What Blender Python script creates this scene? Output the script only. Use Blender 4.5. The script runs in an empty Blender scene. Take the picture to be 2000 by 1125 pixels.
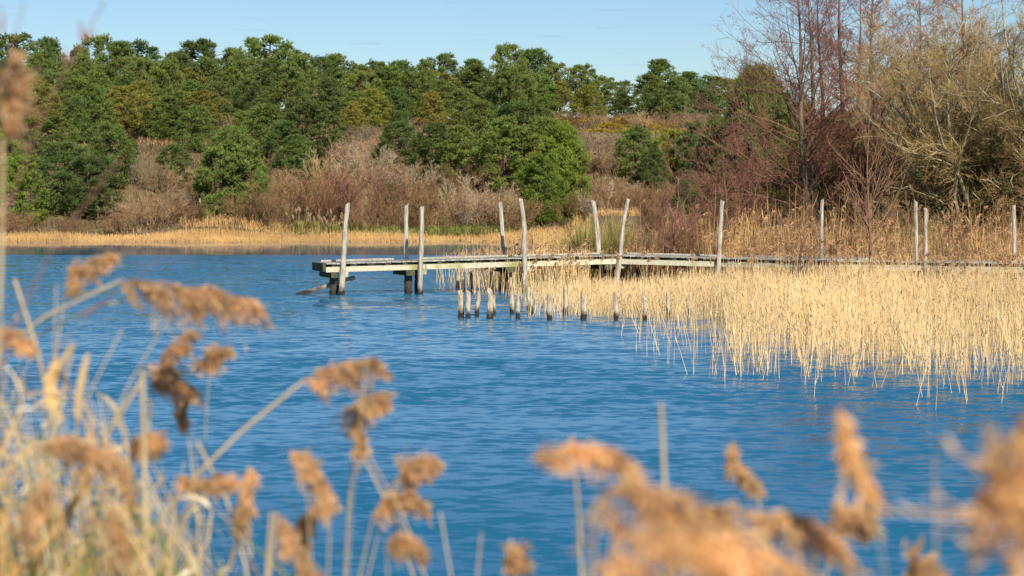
import bpy, math, random
import numpy as np
R = math.radians
SC = bpy.context.scene
COL = SC.collection
rng = np.random.default_rng(7)
random.seed(7)

# ------------------------------------------------------------------ camera
EYE = 2.7; F = 4000.0; HY = 400.0          # eye height (m), focal length and horizon row for a 2000 px wide frame
cd = bpy.data.cameras.new('camera'); cam = bpy.data.objects.new('camera', cd); COL.objects.link(cam)
cam.location = (0, 0, EYE); cam.rotation_euler = (R(90), 0, 0)
cd.sensor_width = 36; cd.lens = F / 2000 * 36
cd.shift_y = -(562.5 - HY) / 2000
cd.clip_start = 0.1; cd.clip_end = 6000
cd.dof.use_dof = True; cd.dof.focus_distance = 64; cd.dof.aperture_fstop = 5.2
SC.camera = cam

# ------------------------------------------------------------------ sky and sun
SUN_EL = R(33); SUN_AZ = R(19)             # sun behind the camera, to the right
sdir = (math.sin(SUN_AZ) * math.cos(SUN_EL), -math.cos(SUN_AZ) * math.cos(SUN_EL), math.sin(SUN_EL))
w = bpy.data.worlds.new('World'); SC.world = w; w.use_nodes = True
nt = w.node_tree; nt.nodes.clear()
def N(t, typ, **k):
    n = t.nodes.new(typ)
    for a, b in k.items(): setattr(n, a, b)
    return n
out = N(nt, 'ShaderNodeOutputWorld'); bg = N(nt, 'ShaderNodeBackground'); bg.inputs[1].default_value = 0.088
sky = N(nt, 'ShaderNodeTexSky', sky_type='NISHITA'); sky.sun_disc = False
sky.sun_elevation = SUN_EL; sky.sun_rotation = math.pi - SUN_AZ
sky.air_density = 1.0; sky.dust_density = 0.35; sky.ozone_density = 4.0; sky.altitude = 50
tc = N(nt, 'ShaderNodeTexCoord'); mp = N(nt, 'ShaderNodeMapping'); mp.inputs['Scale'].default_value = (24, 24, 330)
no = N(nt, 'ShaderNodeTexNoise'); no.inputs['Scale'].default_value = 1.1; no.inputs['Detail'].default_value = 4
cr = N(nt, 'ShaderNodeValToRGB'); cr.color_ramp.elements[0].position = .65; cr.color_ramp.elements[1].position = .84
cr.color_ramp.elements[1].color = (.55, .55, .55, 1)
mx = N(nt, 'ShaderNodeMixRGB'); mx.inputs[2].default_value = (3.0, 3.9, 6.0, 1)
nt.links.new(tc.outputs['Generated'], mp.inputs[0]); nt.links.new(mp.outputs[0], no.inputs['Vector'])
nt.links.new(no.outputs[0], cr.inputs[0]); nt.links.new(cr.outputs[0], mx.inputs[0])
hs = N(nt, 'ShaderNodeHueSaturation'); hs.inputs['Saturation'].default_value = 1.15; hs.inputs['Hue'].default_value = .505
nt.links.new(sky.outputs[0], hs.inputs['Color']); nt.links.new(hs.outputs[0], mx.inputs[1])
nt.links.new(mx.outputs[0], bg.inputs[0]); nt.links.new(bg.outputs[0], out.inputs[0])
ld = bpy.data.lights.new('sun', 'SUN'); ld.energy = 5.0; ld.angle = R(.5); ld.color = (1, .93, .82)
sun = bpy.data.objects.new('sun', ld); COL.objects.link(sun)
from mathutils import Vector
sun.rotation_euler = Vector(sdir).to_track_quat('Z', 'Y').to_euler(); sun.location = (30, -30, 40)
SC.view_settings.view_transform = 'Standard'; SC.view_settings.look = 'None'
SC.view_settings.exposure = 0.27; SC.view_settings.gamma = 1
SC.cycles.max_bounces = 6; SC.cycles.transparent_max_bounces = 4
SC.cycles.use_denoising = True

# ------------------------------------------------------------------ helpers
def W(px, py, Y): return np.array([(px - 1000) * Y / F, Y, EYE + (HY - py) * Y / F])
def unit(v): return v / np.maximum(np.linalg.norm(v, axis=-1, keepdims=True), 1e-9)
def smooth(a, b, x):
    t = np.clip((x - a) / (b - a), 0, 1); return t * t * (3 - 2 * t)

def link(name, me, parent=None):
    o = bpy.data.objects.new(name, me); COL.objects.link(o)
    if parent is not None: o.parent = parent
    return o
def tag(o, label=None, cat=None, group=None, kind=None):
    for k, v in (('label', label), ('category', cat), ('group', group), ('kind', kind)):
        if v: o[k] = v
    return o
def empty(name, loc=(0, 0, 0), rz=0):
    o = bpy.data.objects.new(name, None); COL.objects.link(o)
    o.location = loc; o.rotation_euler = (0, 0, rz); o.empty_display_size = .2
    return o
def children_of(o): return [c for c in bpy.data.objects if c.parent == o]
def copy_tree(parts, root, loc, rz, scale, color=None, jitter=.0):
    r = root.copy(); COL.objects.link(r); r.location = loc; r.rotation_euler = (0, 0, rz); r.scale = scale
    for p in parts:
        c = p.copy(); COL.objects.link(c); c.parent = r
        if color is not None and p.get('tint'): c.color = (*color, 1)
    return r

class Geo:
    """collects vertices and faces, then links them as one mesh"""
    def __init__(s): s.v = []; s.q = []; s.t = []; s.qm = []; s.tm = []; s.n = 0
    def add(s, V, Q=None, T=None, m=0):
        V = np.asarray(V, float).reshape(-1, 3)
        if Q is not None and len(Q): Q = np.asarray(Q); s.q.append(Q + s.n); s.qm.append(np.full(len(Q), m))
        if T is not None and len(T): T = np.asarray(T); s.t.append(T + s.n); s.tm.append(np.full(len(T), m))
        s.v.append(V); s.n += len(V); return s
    def tubes(s, P, Rr, sides=3, m=0, caps=False):
        P = np.asarray(P, float); Nn, K, _ = P.shape; Rr = np.broadcast_to(Rr, (Nn, K))
        T = unit(np.gradient(P, axis=1))
        ref = unit(np.stack([np.full(Nn, .83), np.full(Nn, .31), np.full(Nn, .12)], -1))[:, None]
        A = unit(np.cross(T, ref)); B = np.cross(T, A)
        a = np.arange(sides) * 2 * np.pi / sides
        V = P[:, :, None] + Rr[:, :, None, None] * (A[:, :, None] * np.cos(a)[None, None, :, None] + B[:, :, None] * np.sin(a)[None, None, :, None])
        i = np.arange(Nn)[:, None, None] * K * sides; k = np.arange(K - 1)[None, :, None] * sides; j = np.arange(sides)[None, None, :]
        j2 = (j + 1) % sides
        Q = np.stack([i + k + j, i + k + j2, i + k + sides + j2, i + k + sides + j], -1).reshape(-1, 4)
        return s.add(V, Q, m=m)
    def blades(s, P, Wd, side, m=0):
        """ribbons through P (N,K,3), half width Wd (N,K), side direction (N,3)"""
        P = np.asarray(P, float); Nn, K, _ = P.shape; Wd = np.broadcast_to(Wd, (Nn, K))
        side = side[:, None] * Wd[:, :, None]
        V = np.stack([P - side, P + side], 2)
        i = np.arange(Nn)[:, None] * K * 2; k = np.arange(K - 1)[None] * 2
        Q = np.stack([i + k, i + k + 1, i + k + 3, i + k + 2], -1).reshape(-1, 4)
        return s.add(V, Q, m=m)
    def box(s, c, ax, ay, az, m=0):
        """box centred on c with half-axis vectors"""
        c = np.asarray(c, float); ax, ay, az = map(lambda q: np.asarray(q, float), (ax, ay, az))
        V = [c + i * ax + j * ay + k * az for k in (-1, 1) for i, j in ((-1, -1), (1, -1), (1, 1), (-1, 1))]
        return s.add(V, [(3, 2, 1, 0), (4, 5, 6, 7), (0, 1, 5, 4), (1, 2, 6, 5), (2, 3, 7, 6), (3, 0, 4, 7)], m=m)
    def build(s, name, mats, parent=None, tint=False, smooth_=False):
        me = bpy.data.meshes.new(name)
        V = np.concatenate(s.v); q = np.concatenate(s.q) if s.q else np.zeros((0, 4), int); t = np.concatenate(s.t) if s.t else np.zeros((0, 3), int)
        me.vertices.add(len(V)); me.vertices.foreach_set('co', V.astype(np.float32).ravel())
        nl = q.size + t.size; me.loops.add(nl); me.loops.foreach_set('vertex_index', np.concatenate([q.ravel(), t.ravel()]).astype(np.int32))
        npz = len(q) + len(t); me.polygons.add(npz)
        st = np.concatenate([np.arange(len(q)) * 4, q.size + np.arange(len(t)) * 3]).astype(np.int32)
        me.polygons.foreach_set('loop_start', st)
        mi = np.concatenate([*(s.qm or [np.zeros(0)]), *(s.tm or [np.zeros(0)])]).astype(np.int32)
        me.polygons.foreach_set('material_index', mi)
        me.update(calc_edges=True)
        if smooth_: me.polygons.foreach_set('use_smooth', np.ones(npz, bool))
        else: me.polygons.foreach_set('use_smooth', np.zeros(npz, bool))
        for m in (mats if isinstance(mats, (list, tuple)) else [mats]): me.materials.append(m)
        o = link(name, me, parent)
        if tint: o['tint'] = 1
        return o

# ------------------------------------------------------------------ materials
def mat(name, c1, c2=None, scale=5.0, rough=.85, stretch=(1, 1, 1), island=False, objcol=False, detail=4, spec=.2, transl=0.0, bump=0.0, c3=None, varv=.35):   # noise or per-island colour variation
    m = bpy.data.materials.new(name); m.use_nodes = True; t = m.node_tree; t.nodes.clear()
    o = N(t, 'ShaderNodeOutputMaterial'); b = N(t, 'ShaderNodeBsdfPrincipled')
    b.inputs['Roughness'].default_value = rough; b.inputs['Specular IOR Level'].default_value = spec
    tc = N(t, 'ShaderNodeTexCoord'); mp = N(t, 'ShaderNodeMapping'); mp.inputs['Scale'].default_value = stretch
    no = N(t, 'ShaderNodeTexNoise'); no.inputs['Scale'].default_value = scale; no.inputs['Detail'].default_value = detail
    t.links.new(tc.outputs['Object'], mp.inputs[0]); t.links.new(mp.outputs[0], no.inputs['Vector'])
    cr = N(t, 'ShaderNodeValToRGB'); e = cr.color_ramp.elements
    c2 = c2 or tuple(x * .7 for x in c1)
    if island:
        g = N(t, 'ShaderNodeNewGeometry'); src = g.outputs['Random Per Island']
        e[0].position = 0; e[1].position = 1
    else:
        src = no.outputs[0]; e[0].position = .35; e[1].position = .65
    e[0].color = (*c1, 1); e[1].color = (*c2, 1)
    if c3: n3 = e.new(.5 if not island else .85); n3.color = (*c3, 1)
    t.links.new(src, cr.inputs[0]); col = cr.outputs[0]
    if objcol:   # the tint of each plant comes from its own object colour
        oi = N(t, 'ShaderNodeObjectInfo'); mm = N(t, 'ShaderNodeMixRGB', blend_type='MULTIPLY'); mm.inputs[0].default_value = 1
        t.links.new(col, mm.inputs[1]); t.links.new(oi.outputs['Color'], mm.inputs[2]); col = mm.outputs[0]
    if island and varv:
        mr = N(t, 'ShaderNodeMapRange'); mr.inputs['From Min'].default_value = .3; mr.inputs['From Max'].default_value = .7
        mr.inputs['To Min'].default_value = 1 - varv; mr.inputs['To Max'].default_value = 1 + varv
        m2 = N(t, 'ShaderNodeMixRGB', blend_type='MULTIPLY'); m2.inputs[0].default_value = 1
        t.links.new(no.outputs[0], mr.inputs[0]); t.links.new(col, m2.inputs[1]); t.links.new(mr.outputs[0], m2.inputs[2]); col = m2.outputs[0]
    t.links.new(col, b.inputs['Base Color'])
    if bump:
        bu = N(t, 'ShaderNodeBump'); bu.inputs['Strength'].default_value = bump; bu.inputs['Distance'].default_value = .02
        t.links.new(no.outputs[0], bu.inputs['Height']); t.links.new(bu.outputs[0], b.inputs['Normal'])
    sh = b.outputs[0]
    if transl:
        tr = N(t, 'ShaderNodeBsdfTranslucent'); ms = N(t, 'ShaderNodeMixShader'); ms.inputs[0].default_value = transl
        t.links.new(col, tr.inputs[0]); t.links.new(sh, ms.inputs[1]); t.links.new(tr.outputs[0], ms.inputs[2]); sh = ms.outputs[0]
    t.links.new(sh, o.inputs[0]); return m

M = {}
M['needle'] = mat('pine_needles', (.55, .68, .50), (1.15, 1.08, .85), island=True, objcol=True, transl=.38, scale=.9, spec=.15, varv=.3)
M['bark'] = mat('pine_bark', (.16, .10, .07), (.08, .055, .04), scale=6, stretch=(1, 1, .3))
M['twig'] = mat('bare_twigs', (.7, .7, .7), (1.25, 1.2, 1.15), island=True, objcol=True, scale=1.2, varv=.3)
M['palebark'] = mat('pale_lichen_bark', (.46, .42, .27), (.24, .20, .12), scale=9, stretch=(1, 1, .4))
M['alderbark'] = mat('alder_bark', (.20, .155, .10), (.10, .075, .055), scale=5, stretch=(1, 1, .25))
M['cone'] = mat('alder_catkins', (.26, .095, .08), (.36, .17, .13), island=True, scale=2)
M['reed'] = mat('dry_reed_stems', (.66, .42, .16), (.34, .19, .065), island=True, scale=.35, transl=.2, c3=(.88, .68, .38), varv=.3)
wet_reed = M['reed']
M['reedtall'] = mat('tall_reed_stems', (.50, .29, .11), (.30, .155, .06), island=True, scale=.9, transl=.2, c3=(.60, .40, .18), varv=.35)
M['plume'] = mat('reed_plumes', (.50, .27, .12), (.36, .18, .08), island=True, scale=3, transl=.25, c3=(.62, .40, .22))
M['shorereed'] = mat('shore_reed', (.66, .42, .17), (.50, .29, .11), island=True, scale=.25, transl=.15, varv=.25)
M['fgplume'] = mat('near_plume_fluff', (.64, .39, .16), (.36, .19, .08), island=True, scale=18, transl=.45, c3=(.78, .54, .32), varv=.35)
M['fgpaleplume'] = mat('near_pale_plume_fluff', (.80, .50, .22), (.54, .31, .12), island=True, scale=18, transl=.35, c3=(.86, .56, .28), varv=.3)
M['fgstem'] = mat('near_reed_stem', (.62, .50, .30), (.42, .30, .15), scale=14, stretch=(1, 1, .4), transl=.1)
M['fgleaf'] = mat('near_dry_leaf', (.66, .38, .13), (.42, .21, .07), island=True, scale=10, transl=.3, c3=(.78, .56, .26))
M['fgdry'] = mat('near_dry_stalk', (.66, .44, .20), (.38, .20, .09), island=True, scale=10, transl=.2, c3=(.80, .68, .46))
M['greenleaf'] = mat('near_green_leaf', (.26, .33, .03), (.58, .52, .08), island=True, scale=8, transl=.35, c3=(.12, .20, .03))
M['redtwig'] = mat('purple_twig', (.25, .11, .10), (.33, .17, .12), scale=20)
M['sedge'] = mat('green_sedge', (.16, .22, .05), (.36, .34, .10), island=True, scale=1, transl=.25)
M['pampasleaf'] = mat('pampas_leaf', (.24, .27, .05), (.58, .44, .16), island=True, scale=1, transl=.25)
M['pampasplume'] = mat('pampas_plume', (.66, .52, .34), (.50, .36, .20), island=True, scale=3, transl=.3)
M['heath'] = mat('heath', (.20, .125, .06), (.13, .10, .035), island=True, scale=.15, c3=(.28, .19, .09), varv=.4)
M['gorse'] = mat('gorse_leaf', (.12, .13, .025), (.26, .22, .03), island=True, scale=1, c3=(.55, .38, .02))

def wood(name, base, dark, green=None, wet=False, grain=(6, 6, .5), algae_below=None):
    """weathered timber: grain along Z of the object, algae stain, dark wet foot"""
    m = bpy.data.materials.new(name); m.use_nodes = True; t = m.node_tree; t.nodes.clear()
    o = N(t, 'ShaderNodeOutputMaterial'); b = N(t, 'ShaderNodeBsdfPrincipled'); b.inputs['Roughness'].default_value = .8; b.inputs['Specular IOR Level'].default_value = .2
    tc = N(t, 'ShaderNodeTexCoord'); mp = N(t, 'ShaderNodeMapping'); mp.inputs['Scale'].default_value = grain
    no = N(t, 'ShaderNodeTexNoise'); no.inputs['Scale'].default_value = 5; no.inputs['Detail'].default_value = 8; no.inputs['Roughness'].default_value = .7
    t.links.new(tc.outputs['Object'], mp.inputs[0]); t.links.new(mp.outputs[0], no.inputs['Vector'])
    cr = N(t, 'ShaderNodeValToRGB'); cr.color_ramp.elements[0].position = .36; cr.color_ramp.elements[1].position = .58
    cr.color_ramp.elements[0].color = (*dark, 1); cr.color_ramp.elements[1].color = (*base, 1)
    t.links.new(no.outputs[0], cr.inputs[0]); col = cr.outputs[0]
    g = N(t, 'ShaderNodeNewGeometry')
    mr = N(t, 'ShaderNodeMapRange'); mr.inputs['To Min'].default_value = .75; mr.inputs['To Max'].default_value = 1.2
    m2 = N(t, 'ShaderNodeMixRGB', blend_type='MULTIPLY'); m2.inputs[0].default_value = 1
    t.links.new(g.outputs['Random Per Island'], mr.inputs[0]); t.links.new(col, m2.inputs[1]); t.links.new(mr.outputs[0], m2.inputs[2]); col = m2.outputs[0]
    if green:
        n2 = N(t, 'ShaderNodeTexNoise'); n2.inputs['Scale'].default_value = 1.7; n2.inputs['Detail'].default_value = 5
        r2 = N(t, 'ShaderNodeValToRGB'); r2.color_ramp.elements[0].position = .51; r2.color_ramp.elements[1].position = .68
        t.links.new(g.outputs['Position'], n2.inputs['Vector']); t.links.new(n2.outputs[0], r2.inputs[0])
        m3 = N(t, 'ShaderNodeMixRGB'); m3.inputs[2].default_value = (*green, 1)
        t.links.new(r2.outputs[0], m3.inputs[0]); t.links.new(col, m3.inputs[1]); col = m3.outputs[0]
    if wet:
        sx = N(t, 'ShaderNodeSeparateXYZ'); t.links.new(g.outputs['Position'], sx.inputs[0])
        n4 = N(t, 'ShaderNodeTexNoise'); n4.inputs['Scale'].default_value = 9; t.links.new(g.outputs['Position'], n4.inputs['Vector'])
        ma = N(t, 'ShaderNodeMath', operation='MULTIPLY_ADD'); ma.inputs[1].default_value = -.3; t.links.new(n4.outputs[0], ma.inputs[0]); t.links.new(sx.outputs['Z'], ma.inputs[2])
        mr4 = N(t, 'ShaderNodeMapRange'); mr4.inputs['From Min'].default_value = -.06; mr4.inputs['From Max'].default_value = .12; t.links.new(ma.outputs[0], mr4.inputs[0])
        m5 = N(t, 'ShaderNodeMixRGB'); m5.inputs[1].default_value = (.035, .027, .02, 1); t.links.new(mr4.outputs[0], m5.inputs[0]); t.links.new(col, m5.inputs[2]); col = m5.outputs[0]
    bu = N(t, 'ShaderNodeBump'); bu.inputs['Strength'].default_value = .5; bu.inputs['Distance'].default_value = .01
    t.links.new(no.outputs[0], bu.inputs['Height']); t.links.new(bu.outputs[0], b.inputs['Normal'])
    t.links.new(col, b.inputs['Base Color']); t.links.new(b.outputs[0], o.inputs[0]); return m
M['post'] = wood('weathered_post', (.54, .48, .38), (.20, .15, .11), wet=True)
M['stake'] = wood('weathered_stake', (.54, .46, .32), (.17, .12, .08), wet=True)
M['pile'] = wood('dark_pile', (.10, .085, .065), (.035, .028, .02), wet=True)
M['plank'] = wood('deck_plank', (.44, .41, .34), (.24, .22, .17), grain=(3, 3, 3))
M['beam'] = wood('pale_beam', (.62, .57, .42), (.38, .33, .22), green=(.30, .29, .09), grain=(1, 8, 8))
M['darkbeam'] = wood('mossy_shaded_beam', (.10, .095, .05), (.04, .04, .025), green=(.12, .13, .03), grain=(2, 2, 2))  # dark base has the sunless end face's shade painted in; green is moss
M['fallen'] = wood('drift_beam', (.40, .34, .28), (.10, .08, .06), wet=True, grain=(2, 2, 2))

def water_mat():
    m = bpy.data.materials.new('lake_water'); m.use_nodes = True; t = m.node_tree; t.nodes.clear()
    o = N(t, 'ShaderNodeOutputMaterial'); b = N(t, 'ShaderNodeBsdfPrincipled')
    b.inputs['Roughness'].default_value = .06; b.inputs['IOR'].default_value = 1.333
    b.inputs['Base Color'].default_value = (.016, .125, .215, 1)
    g = N(t, 'ShaderNodeNewGeometry')
    def layer(sc, scale, detail, dist=0):
        mp = N(t, 'ShaderNodeMapping'); mp.inputs['Scale'].default_value = sc; mp.inputs['Rotation'].default_value = (0, 0, R(dist))
        n = N(t, 'ShaderNodeTexNoise'); n.inputs['Scale'].default_value = scale; n.inputs['Detail'].default_value = detail
        t.links.new(g.outputs['Position'], mp.inputs[0]); t.links.new(mp.outputs[0], n.inputs['Vector'])
        s = N(t, 'ShaderNodeVectorMath', operation='SUBTRACT'); s.inputs[1].default_value = (.5, .5, .5); t.links.new(n.outputs['Color'], s.inputs[0]); return s
    a = layer((.8, 1.35, 1), 5.0, 5, 6); c = layer((.7, 1.2, 1), 1.1, 2, -10)
    d = layer((.03, .10, 1), 1.0, 2, 4)
    def vm(op, x, y):
        n = N(t, 'ShaderNodeVectorMath', operation=op); t.links.new(x, n.inputs[0])
        if isinstance(y, tuple): n.inputs[1].default_value = y
        else: t.links.new(y, n.inputs[1])
        return n.outputs[0]
    s1 = vm('MULTIPLY', a.outputs[0], (.45, 1.05, 0)); s2 = vm('MULTIPLY', c.outputs[0], (.12, .50, 0))
    s = vm('ADD', s1, s2)
    # wind: calm by the far shore, gusts patches further out
    sx = N(t, 'ShaderNodeSeparateXYZ'); t.links.new(g.outputs['Position'], sx.inputs[0])
    sd = N(t, 'ShaderNodeSeparateXYZ'); t.links.new(d.outputs[0], sd.inputs[0])
    ma = N(t, 'ShaderNodeMath', operation='MULTIPLY_ADD'); ma.inputs[1].default_value = 16; t.links.new(sd.outputs[0], ma.inputs[0]); t.links.new(sx.outputs['Y'], ma.inputs[2])
    mr = N(t, 'ShaderNodeMapRange'); mr.inputs['From Min'].default_value = 106; mr.inputs['From Max'].default_value = 111
    mr.inputs['To Min'].default_value = 1; mr.inputs['To Max'].default_value = .06; t.links.new(ma.outputs[0], mr.inputs[0])
    sc = N(t, 'ShaderNodeVectorMath', operation='SCALE'); t.links.new(vm('MINIMUM', vm('ADD', s, (0, -.075, 0)), (1, -.022, 0)), sc.inputs[0]); gm = N(t, 'ShaderNodeMapRange'); gm.inputs['From Min'].default_value = -.12; gm.inputs['From Max'].default_value = .12; gm.inputs['To Min'].default_value = .55; gm.inputs['To Max'].default_value = 1.25
    t.links.new(sd.outputs[1], gm.inputs[0]); gp = N(t, 'ShaderNodeMath', operation='MULTIPLY'); t.links.new(mr.outputs[0], gp.inputs[0]); t.links.new(gm.outputs[0], gp.inputs[1])
    t.links.new(gp.outputs[0], sc.inputs['Scale'])
    u = vm('ADD', sc.outputs[0], (0, -.008, 1)); nn = N(t, 'ShaderNodeVectorMath', operation='NORMALIZE'); t.links.new(u, nn.inputs[0])
    t.links.new(nn.outputs[0], b.inputs['Normal']); t.links.new(b.outputs[0], o.inputs[0]); return m
M['water'] = water_mat()

def ground_mat():
    m = mat('heath_ground', (.17, .11, .05), (.11, .08, .035), scale=.22, detail=8, c3=(.20, .15, .08), bump=.3); return m
M['ground'] = ground_mat()

# ------------------------------------------------------------------ terrain and water
HY_, HZ_ = [-1e4, 140, 146, 148.5, 151, 157, 168, 200, 240, 280, 340, 500, 4000], [-1.2, -1.0, -.25, .15, .55, 1.7, 4.4, 9.0, 13.0, 15.2, 15.2, 12, 8]
def ground_z(X, Y):
    X = np.asarray(X, float); Y = np.asarray(Y, float)
    wob = .5 * np.sin(X * .21) + .35 * np.sin(X * .53 + 1)
    far = np.interp(Y + wob, HY_, HZ_)
    px = X / np.maximum(Y, 1) * F + 1000
    k = np.interp(px, [0, 500, 700, 1000, 1200, 1500], [1.02, 1.0, .93, .95, .93, .93])
    far = np.where(far > 1, 1 + (far - 1) * k, far) + np.where(Y > 150, .35 * np.sin(X * .13 + Y * .07) + .25 * np.sin(X * .31 - Y * .11), 0)
    right = -1.2 + (1.5 + .02 * np.clip(Y - 66, 0, 80)) * smooth(0, 3, X - (3.2 + .6 * np.sin(Y * .3))) * smooth(63, 67, Y + .06 * X)
    near = -1.2 + 2.2 * smooth(8.5, 1.5, Y + .3 * np.sin(X * .7))
    return np.maximum(np.maximum(far, right), near)
xs = np.concatenate([-np.geomspace(3500, 82, 26), np.arange(-80, 80.1, 1.6), np.geomspace(82, 3500, 26)])
ys = np.concatenate([-np.geomspace(1500, 22, 10), np.arange(-20, 14, 1), np.arange(14, 60, 4), np.arange(60, 130, 1.5), np.arange(130, 345, 1.5), np.geomspace(350, 4000, 26)])
XX, YY = np.meshgrid(xs, ys); ZZ = ground_z(XX, YY)
nx, ny = len(xs), len(ys); ii = (np.arange(ny - 1)[:, None] * nx + np.arange(nx - 1)[None]).ravel()
g = Geo().add(np.stack([XX, YY, ZZ], -1), np.stack([ii, ii + 1, ii + nx + 1, ii + nx], -1))
tag(g.build('ground', M['ground'], smooth_=True), kind='structure')
wx = [-3400, 3400]; wy = [-20, 150]
g = Geo().add([(-900, -400, 0), (900, -400, 0), (900, 150, 0), (-900, 150, 0)], [(0, 1, 2, 3)])
tag(g.build('lake_water', M['water']), kind='structure')

# ------------------------------------------------------------------ branching plants
def grow(p0, d, L, K, wob, up):
    """polylines from points p0 along d, bending with noise and towards up"""
    n = len(p0); P = np.zeros((n, K, 3)); P[:, 0] = p0; d = unit(d); st = (L / (K - 1))[:, None]
    for k in range(1, K):
        P[:, k] = P[:, k - 1] + d * st
        d = unit(d + rng.normal(0, wob, (n, 3)) + np.array([0, 0, up]))
    return P
def kids(P, Rr, n, t0, t1, ang, lf, up, wob, K, taper=.5, rr=.6, L=None, rmin=.004, flat=1.0):
    Np, K0, _ = P.shape; idx = np.repeat(np.arange(Np), n); m = len(idx)
    t = rng.uniform(t0, t1, m); f = t * (K0 - 1); i = np.minimum(f.astype(int), K0 - 2); fr = (f - i)[:, None]
    a, b = P[idx, i], P[idx, i + 1]; p0 = a + (b - a) * fr; tan = unit(b - a)
    v = rng.normal(0, 1, (m, 3)); v[:, 2] *= flat; perp = unit(v - tan * (v * tan).sum(-1, keepdims=True))
    an = ang * rng.uniform(.7, 1.25, m)[:, None]
    d = tan * np.cos(an) + perp * np.sin(an)
    plen = np.linalg.norm(P[idx, -1] - P[idx, 0], axis=-1)
    Lc = plen * lf * (1 - .55 * t) * rng.uniform(.65, 1.25, m)
    C = grow(p0, d, Lc, K, wob, up)
    r0 = np.maximum((Rr[idx, i] * (1 - fr[:, 0]) + Rr[idx, i + 1] * fr[:, 0]) * rr, rmin)
    RC = r0[:, None] * np.linspace(1, taper, K)[None]
    return C, np.maximum(RC, rmin * .7)

def pine(seed, H=8.0, width=3.6, base=.2, n_cl=24, tufts=75, top='round', broad=False):
    """maritime pine: crown of needle tufts on clumps carried by limbs, tapered trunk"""
    global rng; rng = np.random.default_rng(seed)
    root = empty('pine_tree')
    tp = np.array([[0, 0, -.4], [.05, .02, H * .3], [rng.normal(0, .15), rng.normal(0, .15), H * .65], [rng.normal(0, .2), rng.normal(0, .2), H * .96]])
    g = Geo(); g.tubes(tp[None], np.array([[.19, .15, .10, .03]]) * H / 8, 7)
    cl = []
    for i in range(n_cl):
        u = (i + rng.uniform(.1, .9)) / n_cl; z = base + (1 - base) * u
        if broad: prof = max(0, math.sin(math.pi * (.10 + .86 * u ** 1.25))) ** .55
        else: prof = max(0, math.sin(math.pi * (.24 + .73 * u ** .95))) ** .75
        a = i * 2.4 + rng.uniform(-.5, .5); rr = width / 2 * prof * (rng.uniform(.72, 1.0) if i % 4 else rng.uniform(.1, .5))
        s = rng.uniform(.34, .70) * (H / 8) * (1.1 - .25 * u)
        cl.append((rr * math.cos(a), rr * math.sin(a), z * H - s * .6, s))
    cl.append((tp[3][0], tp[3][1], H * .93, .5 * H / 8))
    cl = np.array(cl)
    # limbs from the trunk to each clump
    zz = np.clip(cl[:, 2] - np.hypot(cl[:, 0], cl[:, 1]) * .35, H * .08, H * .93)
    a = np.stack([np.interp(zz, tp[:, 2], tp[:, 0]), np.interp(zz, tp[:, 2], tp[:, 1]), zz], -1)
    b = cl[:, :3]; mid = (a + b) / 2 + np.array([0, 0, -.12])
    g.tubes(np.stack([a, mid, b], 1), np.array([[.055, .04, .015]]) * H / 8, 4)
    tr = g.build('trunk', M['bark'], root, smooth_=True)
    # tufts: on the clump shells, needles fanning up and outward
    n = tufts; c = np.repeat(cl, n, 0); m = len(c)
    v = unit(rng.normal(0, 1, (m, 3))); v[:, 2] = np.where(rng.random(m) < .7, np.abs(v[:, 2]), v[:, 2])
    rad = c[:, 3:4] * rng.uniform(.35, 1.25, (m, 1)) ** 1.0; p = c[:, :3] + v * rad * np.array([.98, .98, 1.12])
    axis = unit(v * .7 + np.array([0, 0, 1.15]) + rng.normal(0, .25, (m, 3)))
    nb = 8; p = np.repeat(p, nb, 0); axis = np.repeat(axis, nb, 0); mm = len(p)
    d = unit(axis + rng.normal(0, .38, (mm, 3))); L = rng.uniform(.16, .42, (mm, 1)) * (H / 8) ** .5
    side = unit(np.cross(d, rng.normal(0, 1, (mm, 3)))) * .033
    base_ = p - axis * .05
    V = np.stack([base_ - side, base_ + side, base_ + d * L + side * .2], 1)
    gg = Geo().add(V, T=np.arange(mm * 3).reshape(-1, 3))
    cr = gg.build('crown', M['needle'], root, tint=True)
    return root, [tr, cr]

def shrub(seed, H=3.2, width=4.0, n0=16, twigs=(5, 5, 5), barkmat='twig', spread=.9, r0=.035, rmin=.0085, name='bare_shrub', kidup=.08):
    """leafless willow scrub: stems from the ground fanning into a dome of fine twigs"""
    global rng; rng = np.random.default_rng(seed)
    root = empty(name)
    a = rng.uniform(0, 2 * np.pi, n0); rr = np.sqrt(rng.uniform(0, 1, n0))
    p0 = np.stack([np.cos(a) * rr * width * .16, np.sin(a) * rr * width * .16, np.full(n0, -.2)], -1)
    d = np.stack([np.cos(a) * rr * spread, np.sin(a) * rr * spread, np.full(n0, 1.0)], -1)
    P = grow(p0, d, H * rng.uniform(.72, 1.0, n0), 6, .12, .02); Rr = r0 * np.linspace(1, .3, 6)[None] * rng.uniform(.6, 1.2, (n0, 1))
    g = Geo(); g.tubes(P, Rr, 4); levels = [(P, Rr)]
    K = 4
    for li, n in enumerate(twigs):
        P, Rr = kids(P, Rr, n, .18 if li == 0 else .15, .98, .62, .62 if li == 0 else .6, kidup, .16, K, rmin=rmin)
        levels.append((P, Rr))
    st = g.build('stems', M[barkmat], root, tint=(barkmat == 'twig'))
    g2 = Geo()
    for P, Rr in levels[1:]: g2.tubes(P, Rr, 3)
    tw = g2.build('twigs', M['twig'], root, tint=True)
    return root, [st, tw]

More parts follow.
